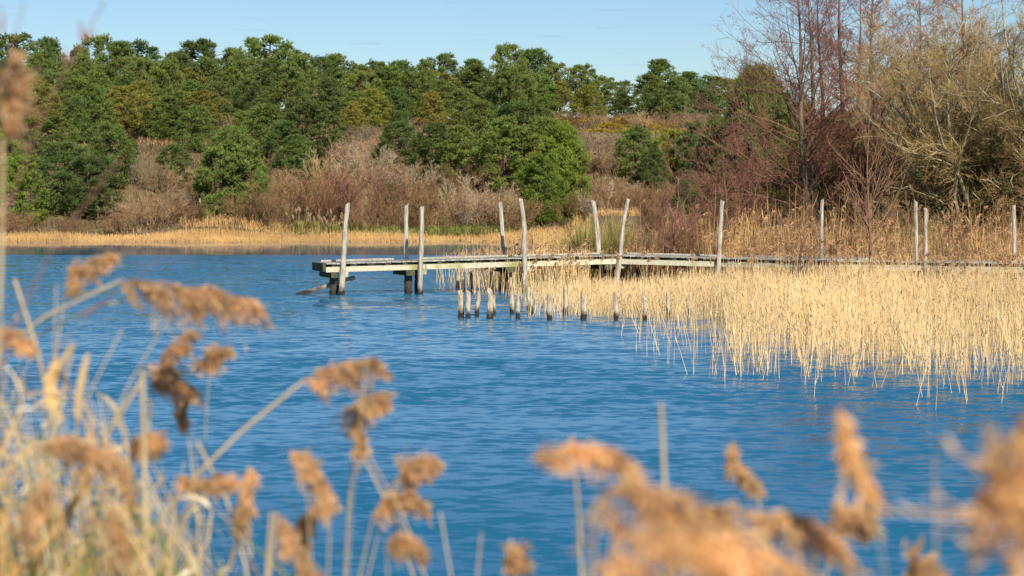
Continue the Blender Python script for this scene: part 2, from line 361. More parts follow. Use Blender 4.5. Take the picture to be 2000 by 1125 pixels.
PINES = [pine(11, 8, 4.6, .04, 66, 50), pine(12, 8, 4.2, .08, 60, 50), pine(13, 8, 4.8, .14, 60, 50, broad=True),
         pine(14, 8, 4.6, .18, 56, 52, broad=True), pine(15, 8, 4.2, .0, 66, 50), pine(16, 8, 5.0, .22, 60, 52, broad=True),
         pine(17, 8, 3.5, .0, 52, 50), pine(18, 8, 4.6, .30, 40, 54, broad=True)]
BIGP = [pine(21, 8, 5.0, .02, 120, 80), pine(22, 8, 4.4, .0, 110, 80)]
SHRUBS = [shrub(31, 3.2, 4.0, n0=20), shrub(32, 3.2, 4.2, spread=1.1, n0=22), shrub(33, 3.2, 3.6, spread=.7, n0=22), shrub(34, 3.0, 4.4, spread=1.25, n0=24)]
W_P = [4.6, 4.0, 5.0, 4.4, 3.8, 5.4, 3.7, 4.8]; W_B = [5.4, 4.8]; W_S = [4.2, 4.8, 3.5, 5.0]
PROTOS = PINES + BIGP + SHRUBS
plist = []     # (copy root, px, Y, sort) collected for labels
def col(c, j=.14):
    k = random.uniform(1 - j, 1 + j); return tuple(max(.005, x * k * random.uniform(1 - j * .4, 1 + j * .4)) for x in c)
G_DARK, G_MID, G_YEL, G_BRT = (.185, .250, .090), (.260, .315, .100), (.380, .345, .095), (.26, .32, .075)
def put(proto, natw, natH, px, top, Y, wpx, color, sink=.15):
    if 138 < Y < 168: Y = float(np.interp(Y, [138, 141, 168], [149.5, 151, 170]))
    X = (px - 1000) * Y / F; gz = float(ground_z(X, Y)); topz = EYE + (HY - top) * Y / F
    h = max(topz - gz, .8); sz = h / natH; sx = wpx * Y / F / natw
    sx = min(max(sx, sz * .45), sz * (1.75 if proto[0].name.startswith('pine') else 2.2))
    return copy_tree(proto[1], proto[0], (X, Y, gz - sink), random.uniform(0, 6.28), (sx, sx * random.uniform(.9, 1.1), sz), color)

pines = []
def add_pine(px, top, wpx, Y, tone='mid', big=None, kind=None):
    k = kind if kind is not None else random.randrange(8)
    c = col({'dark': G_DARK, 'mid': G_MID, 'yel': G_YEL, 'brt': G_BRT}[tone])
    if big is not None: o = put(BIGP[big], W_B[big], 8.1, px, top, Y, wpx, c)
    else: o = put(PINES[k], W_P[k], 8.1, px, top, Y, wpx, c)
    pines.append([o, px, top, wpx, Y, tone]); return o
SKYLINE = [(-40, 72, 120), (25, 64, 130), (95, 72, 80), (150, 92, 80), (192, 68, 95), (258, 78, 110), (310, 118, 80), (345, 100, 80), (398, 76, 140), (455, 100, 90), (520, 68, 120),
           (568, 98, 110), (622, 108, 56), (655, 104, 84), (702, 124, 80), (735, 118, 80), (782, 117, 84), (818, 124, 64), (868, 103, 72), (925, 114, 80), (992, 84, 66),
           (1044, 94, 96), (1085, 122, 72), (1138, 124, 64), (1178, 148, 70), (1212, 156, 66), (1288, 114, 112), (1345, 138, 80), (1390, 146, 80), (1440, 150, 90)]
for i, (px, top, wp) in enumerate(SKYLINE):
    add_pine(px, top, wp * 1.12, 268 + random.uniform(-8, 16), random.choice(['dark', 'mid', 'mid']), kind=random.choice([2, 3, 5, 7, 1, 6]))
# upper slope rows in front of the skyline
for row, (Yr, dy, x0, x1, step) in enumerate([(252, 34, -40, 1420, 58), (238, 66, -50, 1330, 64), (226, 96, -40, 420, 90)]):
    x = x0
    while x < x1:
        sky_top = np.interp(x, [s[0] for s in SKYLINE], [s[1] for s in SKYLINE])
        base = .75 if x < 650 else .62
        top = sky_top * .4 + 105 * .6 + dy * base + random.uniform(-12, 14) + (12 if x > 1080 else 0) + (8 if x>700 else 0)
        if not (row == 1 and (640 < x < 770 or x > 1080 or (x > 560 and random.random() < .4))):
            add_pine(x + random.uniform(-14, 14), top, random.uniform(82, 120), Yr + random.uniform(-5, 5), random.choice(['dark', 'mid', 'mid', 'mid', 'yel']), kind=random.choice([0, 1, 2, 3, 6, 7, 4]))
        x += step * random.uniform(.8, 1.15)
EXPL = [(645, 150, 82, 232, 'dark'), (608, 193, 140, 178, 'dark'), (520, 200, 110, 184, 'mid'), (385, 203, 135, 188, 'mid'), (300, 196, 110, 204, 'mid'), (225, 178, 100, 214, 'yel'),
        (340, 278, 76, 168, 'dark'), (205, 238, 110, 160, 'mid'), (110, 224, 130, 182, 'mid'), (128, 272, 110, 152, 'dark'), (42, 300, 100, 147, 'brt'), (20, 190, 110, 205, 'mid'),
        (155, 190, 100, 208, 'dark'), (60, 250, 100, 176, 'mid'), (250, 262, 90, 176, 'dark'), (430, 190, 90, 208, 'dark'), (180, 300, 120, 149, 'dark'), (-30, 240, 110, 160, 'mid'),
        (780, 234, 90, 178, 'dark'), (850, 238, 100, 176, 'dark'), (895, 243, 100, 172, 'mid'), (938, 192, 100, 188, 'mid'), (1018, 196, 160, 174, 'dark'), (985, 225, 110, 168, 'mid'), (1075, 262, 90, 160, 'yel'),
        (730, 170, 60, 225, 'yel'), (845, 175, 50, 228, 'yel'), (690, 195, 40, 215, 'yel'), (1242, 243, 74, 172, 'mid'), (1312, 249, 76, 170, 'yel'), (1275, 285, 50, 164, 'dark'), (1360, 232, 76, 168, 'dark'),
        (762, 350, 26, 150, 'brt'), (555, 235, 90, 172, 'dark'), (480, 214, 90, 190, 'mid'), (575, 260, 80, 166, 'mid'), (1060, 225, 110, 168, 'mid'), (700, 176, 80, 226, 'mid'), (770, 168, 90, 228, 'dark'), (960, 205, 80, 196, 'dark')]
for px, top, wp, Y, tone in EXPL:
    add_pine(px, top, wp * 1.1, Y, tone, kind=random.choice([0, 1, 4, 6, 2]))
for i in range(17):
    px = random.uniform(-60, 420) ; Y = random.uniform(156, 218)
    gz = float(ground_z((px - 1000) * Y / F, Y)); top = HY - (gz + random.uniform(4.2, 6.2) - EYE) * F / Y
    if Y < 168 or (215 < px < 400 and Y < 198): continue
    add_pine(px, top, random.uniform(95, 135), Y, random.choice(['dark', 'mid', 'mid', 'mid', 'yel']), kind=random.choice([0, 1, 4, 2, 3, 6, 7]))
add_pine(455, 246, 150, 146, 'mid', big=0); add_pine(1098, 236, 112, 152, 'brt', big=1); add_pine(1052, 300, 112, 147, 'brt', kind=0)
add_pine(1482, 128, 190, 112, 'mid', big=0); add_pine(1408, 225, 130, 118, 'mid', big=1); add_pine(1560, 200, 150, 120, 'dark', big=0); add_pine(1345, 330, 70, 110, 'dark', big=1)
add_pine(1640, 215, 150, 118, 'dark', big=1)

# ---- shrubs of the far shore and slope
T_TAN, T_GREY, T_BRN, T_RED, T_PUR, T_OLV = (.33, .22, .12), (.36, .28, .18), (.22, .13, .062), (.24, .13, .07), (.24, .11, .085), (.17, .125, .04)
shrubs = []
def add_shrub(px, top, wpx, Y, tone, k=None, sink=.1):
    k = random.randrange(4) if k is None else k
    o = put(SHRUBS[k], W_S[k], 3.35, px, top, Y, wpx, col(tone, .12), sink)
    nm = {T_TAN: 'tan', T_GREY: 'pale grey', T_BRN: 'brown', T_RED: 'reddish brown', T_PUR: 'purplish', T_OLV: 'olive brown'}[tone]
    shrubs.append([o, px, top, wpx, Y, nm]); return o
SH = [(290, 368, 150, 142, T_TAN), (362, 374, 90, 142, T_BRN), (238, 388, 80, 141, T_BRN), (85, 345, 60, 152, T_GREY), (278, 288, 100, 164, T_GREY), (320, 300, 70, 160, T_TAN), (232, 300, 60, 168, T_GREY),
      (530, 350, 130, 142, T_BRN), (600, 308, 170, 147, T_BRN), (705, 290, 170, 146, T_PUR), (655, 320, 120, 143, T_RED), (565, 315, 120, 156, T_TAN), (640, 285, 110, 162, T_TAN),
      (785, 325, 140, 144, T_BRN), (840, 342, 120, 141, T_BRN), (905, 318, 150, 144, T_GREY), (960, 345, 110, 142, T_TAN), (870, 300, 110, 160, T_BRN), (800, 300, 110, 164, T_GREY),
      (1130, 352, 110, 145, T_BRN), (1180, 330, 100, 156, T_TAN), (1235, 345, 110, 146, T_BRN), (1160, 368, 90, 142, T_GREY), (1290, 340, 100, 150, T_BRN), (1340, 350, 100, 146, T_RED),
      (700, 225, 90, 196, T_GREY), (740, 245, 90, 190, T_TAN), (680, 262, 110, 178, T_TAN), (450, 216, 70, 206, T_TAN), (500, 280, 70, 172, T_TAN), (560, 250, 70, 186, T_RED),
      (1160, 207, 56, 236, T_TAN), (1252, 206, 56, 234, T_TAN), (1318, 204, 76, 230, T_TAN), (1210, 214, 56, 238, T_BRN), (1110, 212, 60, 236, T_BRN), (1372, 208, 70, 232, T_GREY), (611, 146, 40, 246, T_TAN),
      (1180, 262, 60, 186, T_BRN), (1140, 285, 80, 174, T_BRN), (1200, 290, 80, 172, T_TAN), (720, 268, 90, 172, T_GREY), (780, 288, 90, 166, T_BRN), (400, 330, 90, 156, T_BRN), (140, 400, 70, 142, T_BRN),
      (-20, 380, 90, 142, T_TAN), (30, 400, 60, 141, T_BRN), (1060, 350, 110, 158, T_BRN), (820, 262, 60, 178, T_TAN), (960, 300, 80, 168, T_BRN), (610, 262, 70, 180, T_BRN), (1015, 345, 80, 150, T_BRN)]
for s in SH: add_shrub(*s)
for i in range(60):
    px = random.uniform(450, 1345); Y = random.uniform(153, 215)
    gz = float(ground_z((px - 1000) * Y / F, Y)); hh = random.uniform(1.5, 2.7) * (.6 if Y > 195 else 1)
    top = HY - (gz + hh - EYE) * F / Y
    add_shrub(px, top, random.uniform(75, 125), Y, random.choice([T_TAN, T_BRN, T_GREY, T_TAN, T_GREY, T_RED]))
# right-hand thicket by the near shore
for s in [(1195, 385, 100, 92, T_BRN, 1), (1262, 372, 110, 96, T_BRN, 3), (1150, 402, 80, 112, T_TAN, 0), (1225, 405, 80, 80, T_TAN, 1), (1110, 415, 60, 128, T_BRN, 3), (1300, 380, 100, 104, T_RED, 0)]: add_shrub(*s)
for s in [(1250, 425, 60, 66.5, T_BRN, 2), (1290, 400, 70, 67, T_RED, 0), (1345, 408, 80, 66, T_BRN, 1), (1385, 425, 60, 67, T_BRN, 2), (1470, 432, 70, 66, T_RED, 3), (1530, 425, 80, 66, T_BRN, 0),
          (1640, 420, 90, 65, T_RED, 1), (1740, 440, 80, 65, T_BRN, 2), (1850, 440, 90, 65, T_OLV, 0), (1930, 450, 80, 64, T_BRN, 1)]: add_shrub(*s)
for s in [(1318, 372, 90, 72, T_RED, 2), (1270, 420, 80, 70, T_RED, 2), (1395, 360, 150, 82, T_RED, 1), (1450, 300, 190, 90, T_RED, 1), (1530, 330, 160, 84, T_RED, 0), (1440, 400, 120, 76, T_BRN, 0), (1560, 390, 150, 76, T_RED, 1),
          (1660, 330, 180, 80, T_BRN, 1), (1620, 250, 200, 92, T_OLV, 0), (1730, 230, 200, 90, T_OLV, 0), (1750, 360, 160, 74, T_BRN, 1),
          (1880, 400, 170, 71, T_BRN, 3), (1960, 360, 170, 73, T_BRN, 1), (2040, 330, 170, 74, T_BRN, 0), (2150, 340, 190, 72, T_BRN, 1), (2260, 300, 220, 74, T_OLV, 3), (2380, 330, 220, 72, T_RED, 0), (1810, 390, 130, 72, T_OLV, 0)]:
    add_shrub(*s)

# hide the prototypes' originals by using them too: move them onto the slope
for i, p in enumerate(PINES):
    px = [70, 160, 275, 330, 465, 580, 830, 1010][i]; Y = 244
    X = (px - 1000) * Y / F; p[0].location = (X, Y, float(ground_z(X, Y)) - .15); p[0].scale = (.95, .95, .92)
    p[1][1].color = (*G_MID, 1); pines.append([p[0], px, 140, 90, Y, 'mid'])
for i, p in enumerate(BIGP):
    px = [2080, 2160][i]; Y = 150; X = (px - 1000) * Y / F; p[0].location = (X, Y, float(ground_z(X, Y)) - .15); p[0].scale = (1, 1, 1)
    p[1][1].color = (*G_MID, 1); pines.append([p[0], px, 140, 90, Y, 'mid'])
for i, p in enumerate(SHRUBS):
    px = [485, 745, 1000, 1215][i]; Y = 151; X = (px - 1000) * Y / F
    p[0].location = (X, Y, float(ground_z(X, Y)) - .1)
    for q in p[1]: q.color = (*T_BRN, 1)
    shrubs.append([p[0], px, 330, 90, Y, 'brown'])

ORD = 'first second third fourth fifth sixth seventh eighth ninth tenth eleventh twelfth thirteenth fourteenth fifteenth sixteenth seventeenth eighteenth nineteenth twentieth'.split()
def ordn(i):
    if i < 20: return ORD[i]
    T = {2: 'twenty', 3: 'thirty', 4: 'forty', 5: 'fifty', 6: 'sixty', 7: 'seventy', 8: 'eighty'}; n = i + 1; a, b = divmod(n, 10)
    return T[a] + '-' + ORD[b - 1] if b else T[a][:-1] + 'ieth'
TONE = {'dark': 'dark green', 'mid': 'mid green', 'yel': 'yellowish green', 'brt': 'bright green'}
rows = {}
for r in pines:
    o, px, top, wp, Y, tone = r
    row = 'the skyline' if Y > 260 else 'the upper slope' if Y > 222 else 'the middle slope' if Y > 165 else 'the far shore' if Y > 140 else 'low ground behind the alders'
    rows.setdefault((row, tone), []).append(r)
for (row, tone), L in rows.items():
    L.sort(key=lambda r: r[1])
    for i, r in enumerate(L):
        tag(r[0], f"{TONE[tone]} pine on {row}, {ordn(i)} such from the left" if len(L) > 1 else f"{TONE[tone]} pine, the only such one on {row}", 'pine tree', 'pines of the wood across the lake' if r[4] > 140 else 'pines behind the alders')
rows = {}
for r in shrubs:
    row = 'behind the far shore reeds' if 138 < r[4] < 152 else 'on the lower slope' if 138 < r[4] < 182 else 'high on the slope' if r[4] > 180 else 'behind the walkway reeds'
    rows.setdefault((row, r[5]), []).append(r)
for (row, tone), L in rows.items():
    L.sort(key=lambda r: r[1])
    for i, r in enumerate(L):
        tag(r[0], f"{tone} leafless shrub {row}, {ordn(i)} such from the left" if len(L) > 1 else f"the only {tone} leafless shrub {row}", 'shrub', 'leafless shrubs ' + ('in the thicket' if r[4] < 138 else 'across the lake'))

# ------------------------------------------------------------------ alders, big willow, sapling
def alder(px, top, Y, lean, lab, seed, n=46, spread=.42, xb=None, grey=False, base=.16):
    global rng; rng = np.random.default_rng(seed)
    X = (px - 1000) * Y / F; gz = float(ground_z(X, Y)); H = EYE + (HY - top) * Y / F - gz
    root = empty('alder_tree', (X, Y, gz - .2))
    K = 9; t = np.linspace(0, 1, K)
    P = np.stack([lean * np.sqrt(t) + .07 * np.sin(t * 9 + seed), .1 * np.sin(t * 7 + seed), t * H], -1)[None]
    Rr = (.145 * (1 - t) ** .8 + .012)[None] * (H / 12)
    g = Geo(); g.tubes(P, Rr, 8); g.build('trunk', M['alderbark'], root, smooth_=True)
    P1, R1 = kids(P, Rr, n, base, .97, 1.05, spread, .05, .09, 7, rr=.30, rmin=.008)
    g = Geo(); g.tubes(P1, R1, 4)
    P2, R2 = kids(P1, R1, 9, .15, .98, .7, .50, .06, .13, 5, rr=.5, rmin=.005)
    P3, R3 = kids(P2, R2, 7, .15, 1.0, .65, .55, .05, .16, 4, rr=.6, rmin=.0038)
    g.tubes(P2, R2, 3); g.tubes(P3, R3, 3)
    b = g.build('branches', M['twig'], root, tint=True); b.color = (.21, .105, .065, 1)
    q = np.concatenate([P3[:, -1], P3[:, 2], P2[:, -1]]); q = q[rng.random(len(q)) < .75]; q = q + rng.normal(0, .03, q.shape)
    L = rng.uniform(.03, .075, len(q)); dd = unit(rng.normal(0, .5, q.shape) + [0, 0, -1])
    g = Geo(); g.tubes(grow(q, dd, L, 3, .1, -.2), np.array([[.006, .011, .004]]), 3)
    g.build('catkins', M['cone'], root)
    tag(root, lab, 'alder tree', 'alders behind the jetty')
alder(1592, -60, 83, -.75, 'tall bare alder, thickest leaning trunk, nearest the gap of sky', 51, n=60, spread=.46)
alder(1604, -50, 84, -.5, 'slender bare alder close beside the thickest leaning alder', 52, n=40, spread=.30)
alder(1622, -30, 86, -.5, 'thin bare alder rising third in the row of alders', 53, n=36, spread=.26)
alder(1652, -80, 86, -.25, 'bare alder with straight dark trunk between thin alder and willow', 54, n=44, spread=.30)
alder(1702, -90, 85, .05, 'tall straight bare alder with dark trunk just left of the willow', 55, n=50, spread=.30)
alder(1682, -20, 90, -.1, 'smaller bare alder behind the two straight dark trunked alders', 56, n=40, spread=.28)
alder(1795, -30, 92, 0, 'bare alder whose reddish top shows above the willow', 57, n=46, spread=.30)
alder(1880, -60, 96, 0, 'bare alder farthest to the right, behind the willow crown', 58, n=46, spread=.30)
alder(1475, 120, 88, -.3, 'low reddish alder in front of the dark pines', 59, n=46, spread=.5, base=.08)
alder(1420, 270, 80, -.1, 'small reddish alder sapling left of the low alder', 60, n=40, spread=.55, base=.08)

def willow(px, top, Y, wid, seed, lab, tint, n0=15, limb=.12):
    global rng; rng = np.random.default_rng(seed)
    X = (px - 1000) * Y / F; gz = float(ground_z(X, Y)); H = EYE + (HY - top) * Y / F - gz
    root = empty('willow_tree', (X, Y, gz - .2))
    a = np.arange(n0) * 2.4 + rng.uniform(-.3, .3, n0); sp = np.linspace(.15, 1.0, n0)
    p0 = np.stack([np.cos(a) * .35, np.sin(a) * .35, np.zeros(n0)], -1)
    d = np.stack([np.cos(a) * sp * wid / H, np.sin(a) * sp * wid / H, np.ones(n0)], -1)
    P = grow(p0, d, H * 1.07 * rng.uniform(.8, 1.0, n0), 9, .15, -.05); Rr = limb * np.linspace(1, .15, 9)[None] * rng.uniform(.6, 1, (n0, 1))
    mr_ = np.linalg.norm(P[..., :2], axis=-1).max(1)[:, None, None]; P[..., :2] *= np.minimum(1, wid * .85 / mr_)
    g = Geo(); g.tubes(P, Rr, 6); P1, R1 = kids(P, Rr, 13, .15, .99, .75, .36, .0, .19, 7, rr=.55, rmin=.012)
    ok = np.linalg.norm(P1[:, -1, :2], axis=-1) < wid; P1, R1 = P1[ok], R1[ok]; g.tubes(P1, R1, 4)
    g.build('limbs', M['palebark'], root, smooth_=True)
    P2, R2 = kids(P1, R1, 11, .12, .98, .7, .50, .03, .2, 5, rr=.5, rmin=.006)
    P3, R3 = kids(P2, R2, 10, .1, 1.0, .65, .62, .05, .18, 4, rr=.6, rmin=.0048)
    g = Geo(); g.tubes(P2, R2, 3); g.tubes(P3, R3, 3); tw = g.build('twigs', M['twig'], root, tint=True); tw.color = (*tint, 1)
    tag(root, lab, 'willow tree', 'willows at the right')
willow(1905, 18, 76, 5.2, 71, 'big dome shaped bare willow with pale crooked limbs by the right edge', (.31, .22, .085), n0=28)
willow(1835, 22, 82, 3.4, 75, 'orange brown bare willow whose top stands just left of the big dome', (.32, .18, .08), n0=20)
willow(2060, 10, 74, 4.8, 72, 'bare willow mostly cut by the frame, right of the big dome shaped one', (.25, .18, .07), n0=20)
willow(1800, 90, 86, 3.0, 73, 'brownish bare willow between the straight alder and the big willow', (.30, .18, .075), n0=22)
willow(1960, 40, 88, 5.0, 74, 'dense bare willow filling in behind the big dome shaped one', (.30, .17, .07), n0=20)

willow(2300, 30, 84, 5.0, 76, 'bare willow outside the frame, beyond the one cut by it', (.28, .20, .08), n0=16)
def sapling(px, top, Y, lab, seed, n=38, tone=(.24, .135, .085), base=.3, spread=.42, r=.055):
    global rng; rng = np.random.default_rng(seed)
    X = (px - 1000) * Y / F; gz = max(float(ground_z(X, Y)), -.5); H = EYE + (HY - top) * Y / F - gz
    root = empty('bare_sapling', (X, Y, gz))
    K = 7; t = np.linspace(0, 1, K); P = np.stack([.06 * np.sin(t * 8 + seed), .05 * np.sin(t * 6), t * H], -1)[None]
    Rr = (r * (1 - t) + .006)[None]; g = Geo(); g.tubes(P, Rr, 6); s = g.build('trunk', M['twig'], root, tint=True); s.color = (*(x * .9 for x in tone), 1)
    P1, R1 = kids(P, Rr, n, base, .98, .75, spread, .05, .06, 6, rr=.4, rmin=.006)
    P2, R2 = kids(P1, R1, 7, .15, 1, .6, .45, .05, .1, 4, rr=.6, rmin=.004)
    g = Geo(); g.tubes(P1, R1, 3); g.tubes(P2, R2, 3); b = g.build('branches', M['twig'], root, tint=True); b.color = (*tone, 1)
    tag(root, lab, 'sapling', 'bare saplings among the reeds')
sapling(1697, 185, 57, 'tall bare sapling standing in the reeds in front of the jetty walkway', 81, n=50, r=.045)
sapling(1322, 345, 66, 'bare sapling behind the walkway, between the two leaning jetty posts', 82, n=34, tone=(.22, .11, .09))
sapling(1560, 440, 56, 'small dark bush like sapling in front of the walkway, left of the tall one', 83, n=30, base=.12, spread=.6, r=.03, tone=(.16, .09, .06))
sapling(1838, 450, 56, 'thin dark sapling in front of the walkway beside the pair of posts', 84, n=24, base=.15, spread=.5, r=.03, tone=(.16, .09, .06))
sapling(1880, 455, 57, 'low dark sapling, rightmost in front of the walkway', 85, n=22, base=.15, spread=.5, r=.026, tone=(.16, .09, .06))

# ------------------------------------------------------------------ reeds
def reedbed(name, X, Y, Z, H, label, matn, rad=.0055, lean=.10, leaves=1.6, plume=0.0, kind='stuff', leafw=.010, cat='reeds', K=4):
    n = len(X); p0 = np.stack([X, Y, Z], -1)
    d = unit(np.stack([rng.normal(0, lean, n), rng.normal(0, lean, n), np.ones(n)], -1))
    P = grow(p0, d, H, K, .035, -.01); g = Geo()
    g.tubes(P, rad * np.linspace(1, .45, K)[None] * rng.uniform(.7, 1.3, (n, 1)), 3)
    m = int(n * leaves); idx = rng.integers(0, n, m); t = rng.uniform(.25, .95, m); f = t * (K - 1); i = np.minimum(f.astype(int), K - 2); fr = (f - i)[:, None]
    q = P[idx, i] * (1 - fr) + P[idx, i + 1] * fr; a = rng.uniform(0, 6.283, m)
    dd = np.stack([np.cos(a) * .55, np.sin(a) * .55, rng.uniform(.3, 1.3, m)], -1)
    L = grow(q, dd, rng.uniform(.15, .45, m) * H[idx] * .55, 4, .15, -.28)
    g.blades(L, leafw * np.array([[.5, 1, .7, .05]]), unit(np.stack([-np.sin(a), np.cos(a), 0 * a], -1)))
    mats = [M[matn]]
    if plume > 0:
        mats.append(M['plume']); s = np.where((rng.random(n) < plume))[0]; tips = P[s, -1]
        a = rng.normal(.4, .5, len(s)); hd = np.stack([np.cos(a), np.sin(a) * .5, 0 * a], -1)   # all blown to the same side
        for k in range(26):
            u = rng.uniform(0, 1, len(s))[:, None]; q = tips + hd * .13 * u ** 1.5 + np.array([0, 0, 1]) * (.28 * u - .16 * u ** 2)
            dirn = unit(hd * rng.uniform(.2, 1, (len(s), 1)) + rng.normal(0, .35, (len(s), 3)) + [0, 0, .1])
            L = grow(q, dirn, rng.uniform(.05, .13, len(s)), 3, .1, -.35)
            g.blades(L, np.array([[.004, .012, .002]]), unit(np.cross(dirn, rng.normal(0, 1, (len(s), 3)))), m=1)
    o = g.build(name, mats); tag(o, label, cat, kind=kind); return o
rng = np.random.default_rng(100)
def cand(n, x0, x1, Y0, Y1):
    # uniform on the ground in the frame's wedge
    Y = np.sqrt(rng.uniform(Y0 ** 2, Y1 ** 2, n)); px = rng.uniform(x0, x1, n); return px, Y, (px - 1000) * Y / F
def patch(X, Y, s=1.0): return .5 + .5 * np.sin(X * 1.7 * s + 1.3 * np.sin(Y * .9 * s)) * np.sin(Y * 1.1 * s + X * .6 * s)
# front reed bed standing in the shallows
px, Y, X = cand(116000, 1000, 2450, 26, 62)
edge = np.interp(px, [1000, 1130, 1160, 1300, 1450, 1600, 1730, 1900, 2000, 2120], [50, 47, 38.5, 32.5, 30.2, 29.0, 28.0, 26.8, 26.8, 26.3]) + .9 * np.sin(px * .03) + .5 * np.sin(px * .083)
gap = (px < 1420) & (Y < 48.8 - .006 * (px - 1250)) & (Y > 40 - (px - 1150) * .016)      # channel of open water in front of the stakes
dens = smooth(0, 15, Y - edge) * .85 + .14 * (Y > edge) * patch(X, Y, 2.0) ** 2
dens = np.where((Y > 49.2) & (px > 1020), smooth(1000, 1120, px) * .7 + .25, dens)
dens = np.where(gap, dens * .12, dens)
dens *= (.25 + .75 * patch(X, Y, .8)) * np.interp(Y - edge, [0, 9, 20], [.30, .38, .85]); dens = np.where(px < 1240, np.where(Y < 47.5, dens * .22, dens), dens)
k = rng.random(len(px)) < dens * np.where(Y > 50, .75, 1)
px, Y, X = px[k], Y[k], X[k]
# gather the stems of the thin outer fringe into tufts
fr_ = rng.random(len(X)) < np.interp(Y - edge[k], [0, 4, 12], [.9, .6, .25]); c_ = np.round(X / .55 + .3 * np.sin(Y * 5)) * .55; d_ = np.round(Y / .9 + .3 * np.sin(c_ * 9)) * .9
X = np.where(fr_, c_ + .18 * np.sin(c_ * 31 + d_ * 17) + rng.normal(0, .075, len(X)), X); Y = np.where(fr_, d_ + .3 * np.sin(c_ * 13 + d_ * 29) + rng.normal(0, .08, len(Y)), Y)
H = rng.normal(.95, .21, len(X)) * np.interp(Y, [26, 32, 45, 55, 62], [.72, .88, .93, .82, .66]) * np.interp(px, [1150, 1400], [.72, 1]) * np.where((px > 1420) & (Y > 48), 1.12, 1) * (.8 + .35 * patch(X + 5, Y, 1.3))
reedbed('reed_bed', X, Y, np.full(len(X), -.06), np.clip(H, .3, 1.6), 'pale golden reeds standing in shallow water before the jetty walkway', 'reed', rad=.0048, leaves=1.1, lean=.13)
# reeds around and under the middle of the jetty
px, Y, X = cand(9000, 850, 1150, 62.5, 74)
k = rng.random(len(px)) < np.interp(px, [850, 900, 1000, 1150], [.01, .05, .2, .75]); px, Y, X = px[k], Y[k], X[k]
reedbed('reed_bed', X, Y, np.full(len(X), -.06), np.clip(rng.normal(1.0, .22, len(X)), .4, 1.9), 'sparse pale reeds in the water behind the middle of the jetty', 'reed', leaves=1.4, lean=.12, plume=.12, rad=.007)
px, Y, X = cand(20000, 1040, 1330, 70, 147)
k = rng.random(len(px)) < smooth(-.5, 1.5, X - (2.2 + .8 * np.sin(Y * .21))) * (X < 4.6) ; px, Y, X = px[k], Y[k], X[k]
reedbed('marsh_reed_bed', X, Y, np.maximum(ground_z(X, Y), -.1), np.clip(rng.normal(1.0, .2, len(X)), .4, 1.6), 'golden reeds running back along the marsh edge to the far shore', 'shorereed', rad=.012, leaves=1.3, lean=.12, leafw=.02, K=3)
# tall reeds on the marsh behind the walkway
px, Y, X = cand(29000, 1205, 2450, 56, 75)
jy = np.interp(px, [1110, 1200, 1400, 2150, 2450], [65.4, 65.4, 64.3, 58.2, 56.6])
k = (Y > jy) & (rng.random(len(px)) < .12 + .8 * patch(X, Y, 1.1) ** 1.5); px, Y, X = px[k], Y[k], X[k]
z = np.maximum(ground_z(X, Y), -.1)
H = 1.12 * np.exp(rng.normal(0, .30, len(X))) * (.68 + .6 * patch(X + 3, Y, .9)) * np.interp(px, [1200, 1300], [.8, 1])
reedbed('tall_reed_bed', X, Y, z, np.clip(H, .4, 3.0), 'tall brown reeds with feathery heads on the marsh behind the walkway', 'reedtall', rad=.007, leaves=2.2, lean=.1, plume=.13, leafw=.013)
# brown headed reeds close before the walkway
px, Y, X = cand(6400, 1080, 2450, 52, 61)
jy = np.interp(px, [1080, 1200, 1400, 2120, 2450], [62.3, 62.6, 61.5, 54.6, 52.8])
k = (Y < jy) & (Y > jy - 4) & (rng.random(len(px)) < (.4 * patch(X, Y, .6) + .05) * np.interp(px, [1080, 1380, 1500], [.3, .4, 1.0])); px, Y, X = px[k], Y[k], X[k]
reedbed('headed_reed_bed', X, Y, np.full(len(X), -.05), np.clip(rng.normal(1.25, .16, len(X)), .7, 1.7), 'reeds with rusty drooping heads in front of the walkway edge', 'reed', rad=.006, leaves=1.6, plume=.35)
# far shore fringe
px, Y, X = cand(26000, -150, 1250, 144.5, 149.6)
wv = .5 * np.sin(X * .21) + .35 * np.sin(X * .53 + 1); k = Y + wv > 146.2 + .5 * np.sin(X * .4); px, Y, X = px[k], Y[k], X[k]
reedbed('shore_reeds', X, Y, np.maximum(ground_z(X, Y), -.05), np.clip(rng.normal(.36, .08, len(X)) * (1 + .25 * np.sin(X * .5)), .2, .9), 'low pale golden reed fringe along the far shoreline', 'shorereed', rad=.014, leaves=.8, lean=.12, leafw=.02, K=3)
px, Y, X = cand(9000, 350, 1250, 148.6, 152)
k = rng.random(len(px)) < .15 + .85 * np.exp(-((px - 460) / 70) ** 2) + .4 * patch(X, Y, .25); px, Y, X = px[k], Y[k], X[k]
reedbed('shore_tall_reeds', X, Y, ground_z(X, Y) - .05, np.clip(rng.normal(.45, .2, len(X)), .15, 1.1), 'taller golden reeds behind the pale shoreline fringe', 'shorereed', rad=.014, leaves=1.3, lean=.13, leafw=.03, K=3)
